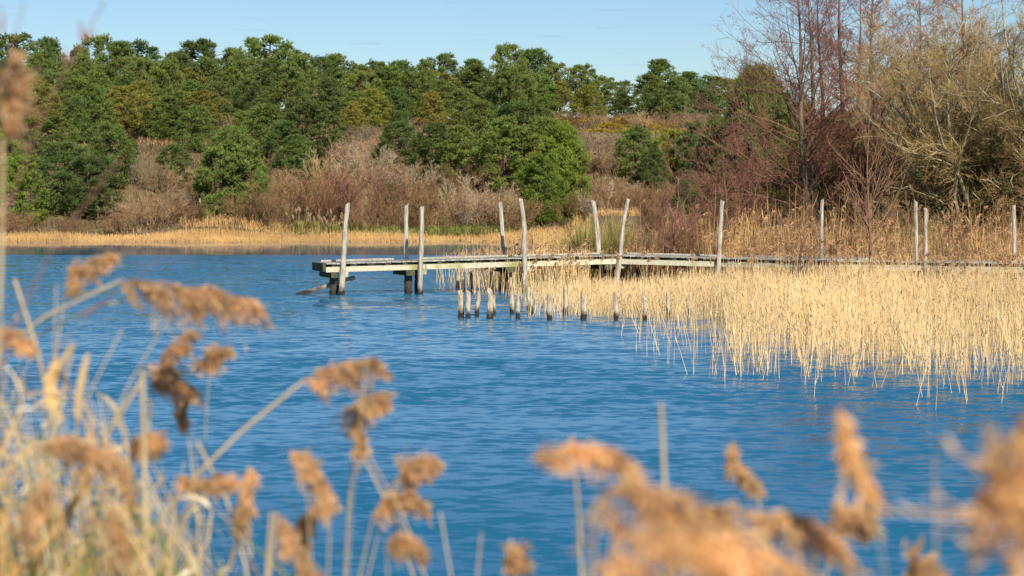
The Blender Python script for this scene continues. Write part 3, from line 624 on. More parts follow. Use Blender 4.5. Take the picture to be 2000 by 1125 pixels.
# green sedge at the foot of the shrubs
px, Y, X = cand(9000, 560, 1000, 149.5, 152)
k = rng.random(len(px)) < np.exp(-((px - 900) / 70) ** 2) + .6 * np.exp(-((px - 720) / 45) ** 2) + .1; px, Y, X = px[k], Y[k], X[k]
n = len(X); a = rng.uniform(0, 6.28, n); g = Geo()
g.blades(grow(np.stack([X, Y, ground_z(X, Y) - .05], -1), np.stack([np.cos(a) * .5, np.sin(a) * .5, np.ones(n)], -1), rng.uniform(.4, 1.1, n), 4, .1, -.1), np.array([[.02, .03, .02, .003]]), unit(np.stack([-np.sin(a), np.cos(a), 0 * a], -1)))
tag(g.build('green_sedge', M['sedge']), 'green sedge at the foot of the far shore shrubs', 'sedge', kind='stuff')
# heath on the open slope
px, Y, X = cand(15000, -100, 1600, 150, 262); n = len(X); zz = ground_z(X, Y) - .03
P0 = np.repeat(np.stack([X, Y, zz], -1), 7, 0) + rng.normal(0, .16, (n * 7, 3)) * [1, 1, 0]; m = len(P0); a = rng.uniform(0, 6.28, m)
g = Geo().blades(grow(P0, np.stack([np.cos(a) * .8, np.sin(a) * .8, np.ones(m)], -1), rng.uniform(.2, .75, m), 3, .15, 0), np.array([[.02, .035, .004]]), unit(np.stack([-np.sin(a), np.cos(a), 0 * a], -1)))
tag(g.build('heath', M['heath']), 'brown heather and dead bracken covering the open slope', 'heath', kind='stuff')

# gorse on the open slope right of the big pines
def gorse(seed):
    global rng; rng = np.random.default_rng(seed); root = empty('gorse_bush')
    n = 2600; v = unit(rng.normal(0, 1, (n, 3))); v[:, 2] = np.abs(v[:, 2]); p = v * np.array([1.6, 1.2, .9]) * rng.uniform(.55, 1.0, (n, 1)) * (1 + .25 * np.sin(v[:, :1] * 9 + seed))
    d = unit(v + rng.normal(0, .5, (n, 3))); L = rng.uniform(.12, .3, (n, 1)); s = unit(np.cross(d, rng.normal(0, 1, (n, 3)))) * .033
    lf = Geo().add(np.stack([p - s, p + s, p + d * L], 1), T=np.arange(n * 3).reshape(-1, 3)).build('foliage', M['gorse'], root)
    q = np.zeros((14, 3)); dd = rng.normal(0, .7, (14, 3)); dd[:, 2] = 1
    st = Geo().tubes(grow(q, dd, np.full(14, 1.0), 4, .1, 0), np.array([[.03, .02, .015, .01]]), 3).build('stems', M['bark'], root)
    return root, [lf, st]
GO = [gorse(91), gorse(92)]
gl = [(1110, 236, 60), (1150, 232, 60), (1185, 240, 70), (1215, 234, 60), (1250, 241, 70), (1285, 238, 60), (1320, 244, 70), (1350, 240, 60), (1165, 252, 70), (1225, 254, 70), (1290, 256, 60), (1375, 250, 60), (1125, 258, 60), (1345, 258, 70)]
for i, (px, py, wp) in enumerate(gl):
    # the slope distance at which the ground shows at that height
    Ys = np.arange(165, 262, 1.0); yy = HY - (ground_z((px - 1000) * Ys / F, Ys) - EYE) * F / Ys; j = int(np.argmin(np.abs(yy - (py + 8)))); Y = float(Ys[j]); X = (px - 1000) * Y / F
    s = wp * Y / F / 3.0
    if i < 2: o = GO[i][0]; o.location = (X, Y, float(ground_z(X, Y)) - .1); o.scale = (s, s, .8)
    else: o = copy_tree(GO[i % 2][1], GO[i % 2][0], (X, Y, float(ground_z(X, Y)) - .1), random.uniform(0, 6), (s, s, random.uniform(.6, 1.0)))
srt = sorted([(gl[i][0], o) for i, o in enumerate([x for x in bpy.data.objects if x.name.startswith('gorse_bush')])], key=lambda q: q[1].location.x / q[1].location.y)
for i, (_, o) in enumerate(srt): tag(o, f'low yellowish gorse bush on the open slope, {ordn(i)} gorse from the left', 'gorse bush', 'gorse bushes on the slope')

# ------------------------------------------------------------------ pampas clumps
def pampas(px, Y, h, wid, nl, plumes, lab, seed, group=None, lw=.012, ph=.5):
    global rng; rng = np.random.default_rng(seed); X = (px - 1000) * Y / F; z = max(float(ground_z(X, Y)), -.1)
    root = empty('pampas_grass', (X, Y, z)); a = rng.uniform(0, 6.28, nl); r = rng.uniform(0, wid * .15, nl)
    p0 = np.stack([np.cos(a) * r, np.sin(a) * r, np.zeros(nl)], -1); sp = rng.uniform(.05, .6, nl)
    P = grow(p0, np.stack([np.cos(a) * sp, np.sin(a) * sp, np.ones(nl)], -1), h * rng.uniform(.7, 1.15, nl), 7, .04, -.13)
    Geo().blades(P, lw * np.array([[1, 1, .9, .8, .6, .35, .05]]), unit(np.stack([-np.sin(a), np.cos(a), 0 * a], -1))).build('leaves', M['pampasleaf'], root)
    for (dx, hh, ln) in plumes:
        st = grow(np.array([[dx * .3, 0, 0]]), np.array([[dx / hh + ln * .3, rng.normal(0, .05), 1.0]]), np.array([hh]), 7, .01, 0)
        s = Geo().tubes(st, np.array([[.012, .012, .010, .009, .008, .006, .004]]), 4).build('stalk', M['pampasplume'], root)
        n = 320; u = rng.uniform(0, 1, n); A, B = st[0, 4], st[0, 6]; ax = unit(B - A)
        q = B + (u[:, None] - .75) * ax * ph; rad = ph * .10 * np.sin(np.clip(u * 1.0 + .08, 0, 1) * np.pi) + .01
        dr = unit(rng.normal(0, 1, (n, 3)) * .6 + ax * 1.5); L = grow(q, dr, rad * rng.uniform(1.5, 3, n), 3, .1, -.1)
        Geo().blades(L, np.array([[.004, .010, .002]]) * (1 + (Y > 100) * 1.2), unit(np.cross(dr, rng.normal(0, 1, (n, 3))))).build('plume', M['pampasplume'], s)
    tag(root, lab, 'pampas grass', group)
pampas(1150, 67, 2.3, 1.6, 800, [(.35, 3.5, .28), (.75, 2.5, .5)], 'large green pampas tussock with one tall leaning plume behind the jetty', 201, lw=.014, ph=.62)
pampas(1210, 68, 2.4, 1.3, 500, [(.3, 1.9, .5)], 'yellowish pampas tussock behind the jetty, right of the large green one', 204, lw=.014, ph=.4)
for i, (px, Y, nm) in enumerate([(585, 150.6, 'leftmost clump with pale plumes, left of the first jetty post'), (618, 151, 'second clump from the left, left of the first jetty post'), (650, 150.6, 'third clump, close left of the first jetty post'),
        (688, 151, 'clump just right of the first jetty post'), (712, 150.6, 'rightmost of the tall plumed clumps'), (400, 151.3, 'clump at the foot of the big shore pine'), (768, 151, 'small clump left of the second jetty post')]):
    pampas(px, Y, 1.0 if i < 6 else .8, 1.6, 260, [(random.uniform(-.8, .8), random.uniform(1.1, 2.0), random.uniform(-.2, .3)) for _ in range(9 if i < 5 else 3)], f'far shore pampas grass, {nm}', 210 + i, 'pampas clumps on the far shore', lw=.03, ph=.38)

# ------------------------------------------------------------------ jetty
jet = empty('wooden_jetty', (0, 62, 0)); tag(jet, 'long weathered timber jetty with tall leaning posts, running into the reeds', 'jetty')
J0 = np.array([0, 62, 0.])
def jb(g, name, m, **k):
    for v in g.v: v -= J0
    return g.build(name, m, jet, **k)
def fx(px, Y, z): return np.array([(px - 1000) * Y / F, Y, z])
FR = [fx(636, 61.2, .955), fx(1203, 64.2, 1.13), fx(1400, 63.2, 1.07), fx(1640, 59.6, 1.08), fx(2480, 54.0, 1.10)]   # front edge, top of deck
Wd = 1.35; up = np.array([0, 0, 1.])
rr = np.random.default_rng(5)
for si in range(4):
    a, b = FR[si], FR[si + 1]; L = np.linalg.norm(b - a); t = (b - a) / L; back = unit(np.cross(up, t)); nrm = unit(np.cross(t, back))
    g = Geo(); n = int(L / .155)
    for i in range(n):
        s = (i + .5) * L / n; off = rr.uniform(-.03, .03); c = a + t * s + back * (Wd / 2 - .03 + off) - nrm * .019 + nrm * rr.uniform(-.004, .006)
        g.box(c, t * (L / n / 2 - .004), back * (Wd / 2 + .04), nrm * .019)
    jb(g, 'deck', M['plank'])
    g = Geo(); m = int(L / .52)
    for i in range(m):
        s = (i + .5) * L / m; g.box(a + t * s + back * (Wd / 2) - nrm * .078, t * rr.uniform(.05, .09), back * (Wd / 2 + .005), nrm * .038)
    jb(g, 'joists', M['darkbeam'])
    for nm, bo in (('front_beam', .02), ('back_beam', Wd - .05)):
        g = Geo(); nb_ = max(1, round(L / 2.9)); hb = L / nb_ / 2
        for q_ in range(nb_): g.box(a + t * (hb * (2 * q_ + 1)) + back * (bo + rr.uniform(-.006, .006)) - nrm * (.118 + .08 + rr.uniform(-.006, .008)), t * (hb - .006), back * .035, nrm * .078)
        jb(g, nm, M['beam'])
    if si == 0:
        g = Geo(); c = a - t * .05 + back * Wd / 2 - nrm * .125; g.box(c, t * .045, back * (Wd / 2 + .02), nrm * .12); jb(g, 'end_beam', M['darkbeam'])
        g = Geo(); c = a + t * 1.3 + back * (Wd - .08) + nrm * .03; g.box(c, t * 1.15, back * .05, nrm * .028); jb(g, 'kerb_board', M['plank'])
    if si in (0, 1, 2):
        g = Geo(); g.box(a + t * (L / 2 + (1.6 if si == 0 else 0)) + back * (Wd - .05) + nrm * .028, t * (L / 2 - (1.7 if si == 0 else .05)), back * .045, nrm * .026); jb(g, 'kerb_board', M['plank'])

def rough_post(pts, r, m, name, parent, origin, seed, sides=10, top=.0, flat=1.0):
    """round timber: bent, knotty, with a cut top"""
    q = np.random.default_rng(seed); pts = np.asarray(pts, float); K = 14; u = np.linspace(0, 1, K)
    seg = np.r_[0, np.cumsum(np.linalg.norm(np.diff(pts, axis=0), axis=1))]; seg /= seg[-1]
    P = np.stack([np.interp(u, seg, pts[:, i]) for i in range(3)], -1); P[1:-1, :2] += q.normal(0, r * .10, (K - 2, 2))
    a = np.arange(sides) * 2 * np.pi / sides; rad = r * (1.08 - .18 * u)[:, None] * (1 + q.normal(0, .04, (K, sides))) * (1 + q.normal(0, .07, (1, sides)))
    kn = q.integers(3, K - 3); rad[kn] *= 1.12
    V = P[:, None] + np.stack([np.cos(a) * rad, np.sin(a) * rad * flat, 0 * rad], -1)
    V[-1, :, 2] += np.cos(a + q.uniform(0, 6)) * r * .5 * (1 if top == 0 else top) + q.normal(0, r * .12 * max(1, top), sides)
    g = Geo(); j = np.arange(sides); j2 = (j + 1) % sides
    Q = np.concatenate([np.stack([k * sides + j, k * sides + j2, (k + 1) * sides + j2, (k + 1) * sides + j], -1) for k in range(K - 1)])
    V = V.reshape(-1, 3); c = V[-sides:].mean(0); V = np.vstack([V, c]); T = np.stack([(K - 1) * sides + j, (K - 1) * sides + j2, np.full(sides, K * sides)], -1)
    g.add(V - origin, Q, T); return g.build(name, m, parent)
def yz(px, py, Y): return W(px, py, Y)
def post(pxs, Y, wpx, seed):   # pixel track of the post at its own distance Y, foot driven into the bed
    pts = [yz(x, y, Y) for x, y in pxs]; b, c = pts[-1], pts[-2]; k = (-.8 - b[2]) / (c[2] - b[2]) if abs(c[2] - b[2]) > 1e-6 else 0
    pts.append(b + (c - b) * k)
    rough_post(pts[::-1], wpx / 2 * Y / F, M['post'], 'post', jet, J0, seed)
def front_Y(px): 
    xs_ = [v[0] / v[1] * F + 1000 for v in FR]; return float(np.interp(px, xs_, [v[1] for v in FR]))
post([(679, 398), (675, 430), (667, 577)], front_Y(667) - .16, 10, 1)
post([(824, 405), (820, 575)], front_Y(820) - .16, 9.2, 2)
post([(1017, 390), (1023, 432), (1026, 571)], front_Y(1026) - .15, 9, 3)
post([(793, 401), (793, 510), (795, 560)], front_Y(820) + 1.41, 8.4, 4)
post([(977, 396), (981, 440), (985, 503), (987, 560)], front_Y(1020) + 1.70, 8.6, 5)
post([(1159, 393), (1166, 440), (1171, 500), (1173, 530)], front_Y(1190) + Wd + .1, 8.6, 6)
post([(1227, 390), (1218, 436), (1206, 548)], front_Y(1206) - .15, 8.4, 7)
post([(1411, 392), (1407, 450), (1403, 528)], front_Y(1403) - .15, 8.6, 8)
post([(1606, 391), (1604, 520)], front_Y(1620) + Wd + .1, 7.5, 9)
post([(1789, 393), (1790, 520)], front_Y(1800) + Wd + .1, 9, 10)
post([(1808, 408), (1807, 540)], front_Y(1807) - .15, 8, 11)
post([(1980, 402), (1982, 520)], front_Y(1990) + Wd + .1, 8, 12)
def pile(px, y0, Y, wpx, seed, m='pile', lean=0):
    a = yz(px, y0, Y); b = np.array([a[0] + lean, Y, -.8]); rough_post([b, a], wpx / 2 * Y / F, M[m], 'pile', jet, J0, seed, flat=.9)
for k_, (px, w_, bk) in enumerate([(650, 14, 0), (658, 7, 1.2), (797, 15, 0), (813, 7, 1.1), (985, 16, .2), (997, 6, -.1), (1018, 8, .9), (1178, 14, .3), (1196, 10, 1), (1386, 14, .2), (1396, 9, 1), (1562, 14, .3), (1580, 12, 1), (1800, 14, .3), (1960, 14, .3)]):
    Y = front_Y(px) + .3 + bk; topz = np.interp((px - 1000) * Y / F, [v[0] for v in FR], [v[2] for v in FR]) - .27
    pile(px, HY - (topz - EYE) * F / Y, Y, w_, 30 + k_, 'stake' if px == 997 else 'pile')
for px0, px1 in ((640, 664), (785, 816), (977, 1019), (1172, 1200), (1380, 1400), (1556, 1586), (1795, 1812), (1950, 1975)):   # cross heads under the beams
    pm = (px0 + px1) / 2; Y = front_Y(pm); z = np.interp((pm - 1000) * Y / F, [v[0] for v in FR], [v[2] for v in FR]) - .28 - .085
    si = 0 if pm < 1203 else 1 if pm < 1400 else 2 if pm < 1640 else 3; t = unit(FR[si + 1] - FR[si]); back = unit(np.cross(up, t))
    g = Geo(); hw = (px1 - px0) / 2 * Y / F * .55; c = fx(pm, Y, z) + back * (Wd / 2)
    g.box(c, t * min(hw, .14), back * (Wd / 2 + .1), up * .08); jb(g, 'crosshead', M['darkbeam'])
# brackets beside the front posts
for px in (667, 820, 1026, 1206, 1403):
    Y = front_Y(px) - .07; z = np.interp((px - 1000) * Y / F, [v[0] for v in FR], [v[2] for v in FR]) - .33
    g = Geo(); g.box(fx(px + 6, Y + .12, z), [.10, .03, 0], [-.012, .04, 0], [0, 0, .09]); jb(g, 'cleat', M['beam'])

# ---- stakes in front of the jetty
ST = [(900, 572, 620, 10.5, 0, 'blunt stake with a dark wet side, leftmost of the near row'), (913, 571, 621, 10, 2, 'pale leaning stake second from the left in the near row'),
      (931, 572, 616, 9, 4, 'slim stake leaning right, third in the near row'), (957, 569, 622, 12.5, 0, 'widest stake of the near row with a split top'), (966, 577, 614, 8, -2, 'short dark stake half hidden behind the widest stake'),
      (1000, 567, 613, 9, -1, 'square topped stake below the kinked jetty post'), (1011, 581, 623, 9, 0, 'low pale stake in front of the square topped one'), (1036, 563, 611, 11, -4, 'tall stake leaning left at the edge of the reeds'),
      (1073, 578, 625, 10, 0, 'stake in the first thin reeds, pale with a dark foot'), (1104, 562, 614, 10, 0, 'reed wrapped stake set back from the row'), (1140, 575, 624, 12, -1, 'thick stake with a rusty tuft of reed behind it'),
      (1203, 575, 625, 10, 0, 'pale stake directly below the right leaning jetty post'), (1258, 574, 625, 12, 0, 'two toned stake with a dark left side among reeds'), (1305, 575, 621, 10, -1, 'stake second from the right, half lost in reeds'),
      (1347, 575, 621, 8, 0, 'narrow stake, rightmost of the near row')]
for i, (px, ty, by, wp, ln, lab) in enumerate(ST):
    Y = EYE * F / (by - HY); a = yz(px + ln, ty, Y); b = yz(px, by, Y); b2 = b + (b - a) * 1.1
    o = rough_post([b2 - b, (0, 0, 0), a - b], wp / 2 * Y / F, M['stake'], 'wooden_stake', None, np.zeros(3), 60 + i, top=2.2, flat=.8)
    o.location = b; tag(o, 'weathered ' + lab, 'wooden stake', 'old stakes in the water')
for i, (px, ty, by, wp, ln, lab) in enumerate([(894, 550, 563, 7, 0, 'low stump seen under the deck, left one of two'), (905, 548, 566, 6, 0, 'low stump seen under the deck, right one of two'),
        (923, 531, 566, 6, -3, 'thin dark leaning stake behind the deck'), (960, 532, 571, 8, 0, 'tall black stake under the deck beside the double pile')]):
    Y = EYE * F / (by - HY); a = yz(px + ln, ty, Y); b = yz(px, by, Y)
    o = rough_post([(b - a) * .9, (0, 0, 0), a - b], wp / 2 * Y / F, M['pile'], 'wooden_stake', None, np.zeros(3), 90 + i, top=1.5)
    o.location = b; tag(o, lab, 'wooden stake', 'dark stumps under the jetty')
# ---- fallen beam leaning under the jetty end
a = yz(578, 573, 61.6); b = yz(693, 542, 62.0); a[2] = -.02; c = (a + b) / 2; ax = (b - a) / 2
g = Geo(); sd = unit(np.cross(ax, up)); nr = unit(np.cross(sd, ax)); g.box((0, 0, 0), ax, sd * .05, nr * .062)
o = g.build('fallen_beam', M['fallen']); o.location = c; tag(o, 'loose dark beam slanting into the water under the jetty end', 'beam')

# ------------------------------------------------------------------ foreground reeds, out of focus
def path(pts, n):
    pts = np.asarray(pts, float); s = np.r_[0, np.cumsum(np.linalg.norm(np.diff(pts, axis=0), axis=1))]
    u = np.linspace(0, s[-1], n); o = np.stack([np.interp(u, s, pts[:, i]) for i in range(3)], -1)
    for _ in range(2): o[1:-1] = (o[:-2] + 2 * o[1:-1] + o[2:]) / 4
    return o
fgn = 0
def fgreed(Y, plume, stem, lab, wid=40, droop=(.2, -1), sw=5, tone=1.0, dens=1.0, leaf=None, name='reed_stalk', cat='reed', group='dry reeds in front of the camera'):
    """plume and stem are tracks at distance Y; the stem is carried down to the bank"""
    global rng, fgn; fgn += 1; rng = np.random.default_rng(500 + fgn)
    st = [W(x, y, Y) for x, y in stem]; b = st[-1]; pv = st[-2]
    gz = float(ground_z(b[0], Y)); d = unit(b - pv); d = unit(np.array([d[0] * .35, d[1], -1.0])); h = b[2] - gz
    foot = b + d * (h / -d[2]); st.append(b * .5 + foot * .5); st.append(foot + [0, 0, -.05])
    org = foot.copy(); root = empty(name, tuple(org))
    SP = path(st, 16) - org; s = sw / 2 * Y / F
    Geo().tubes(SP[None], s * np.linspace(.75, 1.15, 16)[None], 6).build('stem', M['fgstem'], root, smooth_=True)
    if plume:
        PP = path([W(x, y, Y) for x, y in plume], 24) - org; wm = wid * Y / F
        nt_ = 15; per = int(11 * dens * (.5 if Y < 2.2 else .85)); n = nt_ * per
        uj = np.linspace(.0, .96, nt_) + rng.normal(0, .02, nt_); tj = np.repeat(np.arange(nt_), per); u = np.clip(uj[tj] + rng.normal(0, .012, n), 0, 1)
        f = u * 22.99; i = f.astype(int); fr = (f - i)[:, None]; q = PP[i] * (1 - fr) + PP[i + 1] * fr
        tan = unit(PP[i + 1] - PP[i]); dr3 = np.array([droop[0], 0, droop[1]])
        dj = dr3 * rng.uniform(.15, 1.0, (nt_, 1)) + rng.normal(0, .3, (nt_, 3)); lj = rng.uniform(.6, 1.25, nt_) * (.35 + .65 * np.sin(np.pi * np.clip(.2 + .7 * uj, 0, 1)))
        dd = unit(tan * rng.uniform(.5, 1.2, (n, 1)) + dj[tj] + rng.normal(0, .16, (n, 3)))
        L = grow(q, dd, wm * lj[tj] * rng.uniform(.35, 1.15, n) * 1.35 + .006, 6, .05, droop[1] * .2)
        g = Geo(); g.tubes(L, np.array([[.0006] * 6]), 3)
        # spikelets along each branchlet
        k = 8; a = np.repeat(np.arange(n), k); m = len(a); t = rng.uniform(.1, 1, m) * 4.99; ti = t.astype(int); tf = (t - ti)[:, None]; p = L[a, ti] * (1 - tf) + L[a, ti + 1] * tf
        sd = unit(unit(L[a, -1] - L[a, 0]) + rng.normal(0, .5, (m, 3))); l = rng.uniform(.006, .018, m); C = np.stack([p, p + sd * l[:, None] * .5, p + sd * l[:, None]], 1)
        g.blades(C, np.array([[.0005, .0018, .0003]]), unit(np.cross(sd, rng.normal(0, 1, (m, 3)))))
        g.build('plume', M['fgplume' if Y > 2.25 else 'fgpaleplume'], root)
    for lf in (leaf or []):
        LP = path([W(x, y, Y) for x, y in lf[:-1]], 12) - org; wl = lf[-1] / 2 * Y / F
        Geo().blades(LP[None], wl * np.sin(np.linspace(.25, 3.0, 12))[None] ** .6, unit(np.array([[.7, .5, .3]]))).build('leaf', M['fgleaf'], root)
    tag(root, lab, cat, group); return root
FG = [
 (3.7, [(238, 545), (300, 548), (350, 560), (395, 572)], [(238, 547), (120, 590), (0, 636), (-60, 660)], 'reed with a wide feathery head lying level over the water', 78, (.3, -1), 7),
 (3.75, [(345, 560), (400, 560), (450, 575), (492, 588)], [(345, 562), (240, 560), (110, 600), (0, 645), (-50, 670)], 'reed whose head continues the level plume to the right', 74, (.2, -1), 5),
 (4.0, [(128, 575), (135, 540), (165, 510), (205, 498)], [(128, 575), (115, 640), (95, 760), (80, 900)], 'short reed with a curled head above the level stem', 34, (.6, -.6), 4),
 (3.6, [(-20, 640), (20, 645), (55, 665)], [(-20, 640), (-60, 700), (-70, 900)], 'reed head poking in at the edge below the level stem', 34, (.3, -1), 4),
 (2.9, [(8, 275), (4, 220), (10, 160), (22, 120)], [(5, 270), (14, 300), (12, 420), (4, 560), (-6, 700)], 'orange reed head high at the left edge on a straight yellow stem', 42, (.8, -.4), 10),
 (4.2, [(408, 735), (403, 705), (412, 682), (438, 676)], [(408, 735), (400, 800), (395, 950)], 'small hooked dark reed head between level plume and stalks', 26, (.4, -1), 3),
 (4.0, [(300, 760), (315, 700), (345, 665), (362, 655)], [(300, 760), (285, 840), (275, 960)], 'reed head with a pale tip rising behind the drop shaped head', 40, (.8, -.4), 4),
 (4.0, [(295, 740), (320, 735), (350, 745), (372, 752)], [(295, 742), (290, 850), (280, 1000)], 'spreading reed head just below the pale tipped one', 42, (.2, -1), 4),
 (4.1, [(357, 770), (355, 790), (358, 818)], [(357, 768), (365, 840), (385, 960)], 'compact drop shaped dark reed head', 26, (.05, -1), 3),
 (3.4, [(595, 742), (625, 720), (670, 708), (732, 702)], [(595, 742), (500, 815), (395, 890), (290, 1010), (230, 1100)], 'long slanting pale reed with its head pointing right', 46, (.3, -1), 9),
 (3.6, [(700, 775), (735, 772), (740, 775)], [(690, 872), (684, 960), (676, 1060), (670, 1140)], 'reed with a small tuft over the dark nodding head', 28, (-.2, -1), 5),
 (3.55, [(730, 775), (700, 785), (690, 830), (695, 865)], [(700, 875), (735, 915), (765, 960), (800, 1030)], 'nodding dark brown reed head on a crooked pale stem', 50, (.5, -1), 6),
 (3.0, [(565, 880), (590, 885), (615, 915), (635, 955)], [(600, 960), (610, 1040), (612, 1140)], 'soft orange nodding reed head left of the crooked stem', 58, (.2, -1), 5),
 (3.1, [(650, 960), (630, 975), (600, 1000), (585, 1035)], [(645, 965), (655, 1040), (640, 1140)], 'darker reed head hanging just below the soft orange one', 40, (-.2, -1), 4),
 (3.3, [(488, 910), (480, 940), (475, 975), (470, 1008)], [(484, 912), (450, 960), (470, 1040), (500, 1140)], 'hanging oval reed head at the lower middle left', 46, (.4, -1), 5),
 (3.0, [(545, 1005), (565, 1050), (590, 1090), (615, 1125)], [(540, 1000), (525, 1060), (518, 1140)], 'drooping tapering reed head at the bottom edge', 40, (.0, -1), 8),
 (3.5, [(775, 935), (800, 905), (835, 898)], [(775, 935), (760, 1000), (715, 1080), (700, 1140)], 'upper of two small reed heads right of the crooked stem', 34, (.2, -.9), 4),
 (3.5, [(730, 1000), (755, 970), (790, 965), (815, 985)], [(730, 1000), (712, 1060), (690, 1140)], 'lower of two small reed heads right of the crooked stem', 40, (.2, -1), 4),
 (3.0, [(80, 880), (110, 855), (150, 860), (190, 885)], [(80, 880), (60, 960), (40, 1100)], 'fluffy brown reed head over the green leaves', 55, (.2, -1), 5),
 (2.8, [(100, 935), (80, 950), (65, 990), (60, 1030)], [(100, 935), (110, 1020), (120, 1130)], 'rusty reed head hanging down among the green leaves', 44, (.1, -1), 5),
 (3.1, [(205, 870), (225, 890), (240, 920), (250, 955)], [(205, 870), (195, 960), (190, 1100)], 'brown reed head hooked over beside the thick vertical stem', 40, (.2, -1), 4),
 (3.2, [(345, 930), (380, 935), (415, 938), (455, 935)], [(345, 930), (300, 1000), (285, 1120)], 'thin level reed head below the slanting pale reed', 20, (.1, -1), 5),
 (3.0, [(215, 990), (225, 1020), (240, 1060)], [(212, 985), (200, 1050), (195, 1130)], 'small brown reed head near the bottom among dry leaves', 34, (.2, -1), 4),
 (3.2, [(255, 860), (275, 850), (300, 850)], [(255, 862), (258, 950), (262, 1100)], 'short tufted reed head crossing the thick vertical stem', 34, (.2, -1), 4),
 (3.0, [(755, 1070), (780, 1052), (820, 1065)], [(755, 1070), (760, 1130)], 'low reed head at the bottom edge below the pair', 24, (.1, -1), 4),
 (3.0, [(985, 1100), (990, 1080), (1010, 1085)], [(985, 1100), (980, 1140)], 'tiny dark reed head alone at the bottom edge', 30, (.3, -1), 4),
 (2.1, [(1040, 900), (1100, 870), (1180, 868), (1240, 905)], [(1240, 905), (1270, 960), (1290, 1100)], 'wispy blurred reed head arching over the largest orange heads', 46, (.2, -1), 5),
 (1.75, [(1170, 1000), (1200, 950), (1270, 950), (1330, 1000)], [(1165, 1000), (1150, 1080), (1140, 1200)], 'large soft orange reed head, left one of the big blurred mass', 130, (.3, -1), 10),
 (1.6, [(1150, 1120), (1230, 1040), (1320, 1020), (1420, 1060)], [(1150, 1120), (1130, 1200)], 'large reed head along the bottom edge of the blurred mass', 150, (.2, -1), 10),
 (1.7, [(1310, 1100), (1350, 1060), (1450, 1060), (1560, 1100)], [(1310, 1100), (1290, 1200)], 'broad reed head at the bottom centre of the blurred mass', 140, (.2, -1), 10),
 (2.3, [(1345, 1010), (1360, 990), (1400, 1000), (1420, 1060)], [(1345, 1010), (1335, 1090), (1330, 1160)], 'reed head with a pointed tip above the blurred mass', 70, (.3, -1), 6),
 (3.2, [(1430, 860), (1430, 890), (1450, 915), (1472, 938)], [(1470, 935), (1490, 985), (1505, 1030), (1515, 1080), (1525, 1140)], 'crisp small orange reed head standing alone over the water', 34, (-.1, -.8), 5),
 (1.9, [(1640, 790), (1650, 850), (1670, 890), (1700, 945)], [(1700, 945), (1730, 1010), (1745, 1100)], 'very blurred tall reed head hanging over open water', 70, (.2, -1), 4),
 (2.0, [(1450, 1010), (1510, 995), (1580, 1010), (1640, 1060)], [(1450, 1010), (1430, 1100), (1420, 1180)], 'arching reed head right of the blurred mass', 80, (.2, -1), 7),
 (2.7, [(1630, 1040), (1645, 1010), (1670, 1000), (1692, 1015)], [(1630, 1040), (1600, 1090), (1590, 1150)], 'small curled reed head at the end of the arching one', 34, (.2, -1), 5),
 (2.9, [(1765, 1120), (1790, 1095), (1830, 1110)], [(1765, 1120), (1755, 1160)], 'curled reed tip at the bottom, left of the corner heads', 26, (.2, -1), 5),
 (1.5, [(1990, 1150), (1960, 1050), (1940, 950), (1990, 880)], [(1990, 1150), (2000, 1250)], 'dark brown blurred reed head filling the right corner', 120, (.4, -1), 8),
 (1.55, [(1960, 860), (1990, 830), (2050, 840)], [(1960, 860), (1925, 930), (1890, 1040), (1865, 1150)], 'thick pale arching reed stem at the right edge', 60, (.4, -1), 14),
 (1.55, [(1900, 960), (1960, 940), (2030, 990)], [(2030, 990), (2060, 1150)], 'brown reed head between the pale arch and the corner', 90, (.1, -1), 6),
]
for f in FG: fgreed(f[0], f[1], f[2], f[3], wid=f[4], droop=f[5], sw=f[6])
BARE = [
 (2.8, [(1291, 787), (1294, 860), (1298, 950), (1305, 1100), (1310, 1160)], 11, 'pale broken reed stalk without a head, standing upright'),
 (2.8, [(1117, 850), (1130, 930), (1143, 1050), (1140, 1150)], 8, 'thin headless reed stalk left of the large orange heads'),
 (3.2, [(718, 690), (690, 900), (683, 1000), (676, 1140)], 3, 'hair thin headless stalk behind the nodding dark head'),
 (3.1, [(278, 725), (284, 800), (285, 900), (278, 1000), (290, 1140)], 13, 'thick jointed vertical reed stem left of centre clump'),
 (3.2, [(275, 745), (230, 805), (178, 870), (120, 980), (100, 1100)], 11, 'broken reed stem slanting down left from the thick vertical one'),
 (3.6, [(28, 545), (60, 620), (95, 690), (110, 800), (120, 1000)], 9, 'leaning jointed reed stem crossing the level stem at left'),
 (3.6, [(110, 555), (110, 640), (102, 740), (100, 900)], 4, 'thin straight reed stem right of the leaning jointed one'),
 (3.4, [(385, 862), (420, 905), (460, 950), (480, 1000), (490, 1100)], 8, 'short stem forking right from the slanting pale reed'),
 (3.2, [(715, 880), (790, 975), (830, 1040), (850, 1140)], 5, 'thin stem falling right from the nodding head'),
 (3.2, [(860, 1000), (880, 1060), (892, 1140)], 5, 'short grass like stalk, left of two at the bottom edge'),
 (3.2, [(940, 1040), (932, 1080), (925, 1140)], 5, 'short grass like stalk, right of two at the bottom edge'),
 (3.0, [(340, 1005), (330, 1060), (322, 1140)], 14, 'stout cut reed stem at the bottom of the leafy clump'),
 (3.0, [(530, 1000), (522, 1060), (516, 1140)], 9, 'pale reed stem beside the drooping tapering head'),
 (3.4, [(240, 640), (200, 700), (140, 790), (110, 900)], 4, 'fine reed stem slanting behind the thick vertical one'),
 (3.5, [(330, 620), (270, 700), (210, 780), (170, 900)], 4, 'fine reed stem slanting up towards the level plume'),
 (2.0, [(1825, 890), (1828, 980), (1830, 1150)], 5, 'very faint blurred stalk over the right hand water'),
 (3.0, [(1480, 940), (1500, 1000), (1500, 1150)], 3, 'fine stem beside the crisp small head'),
]
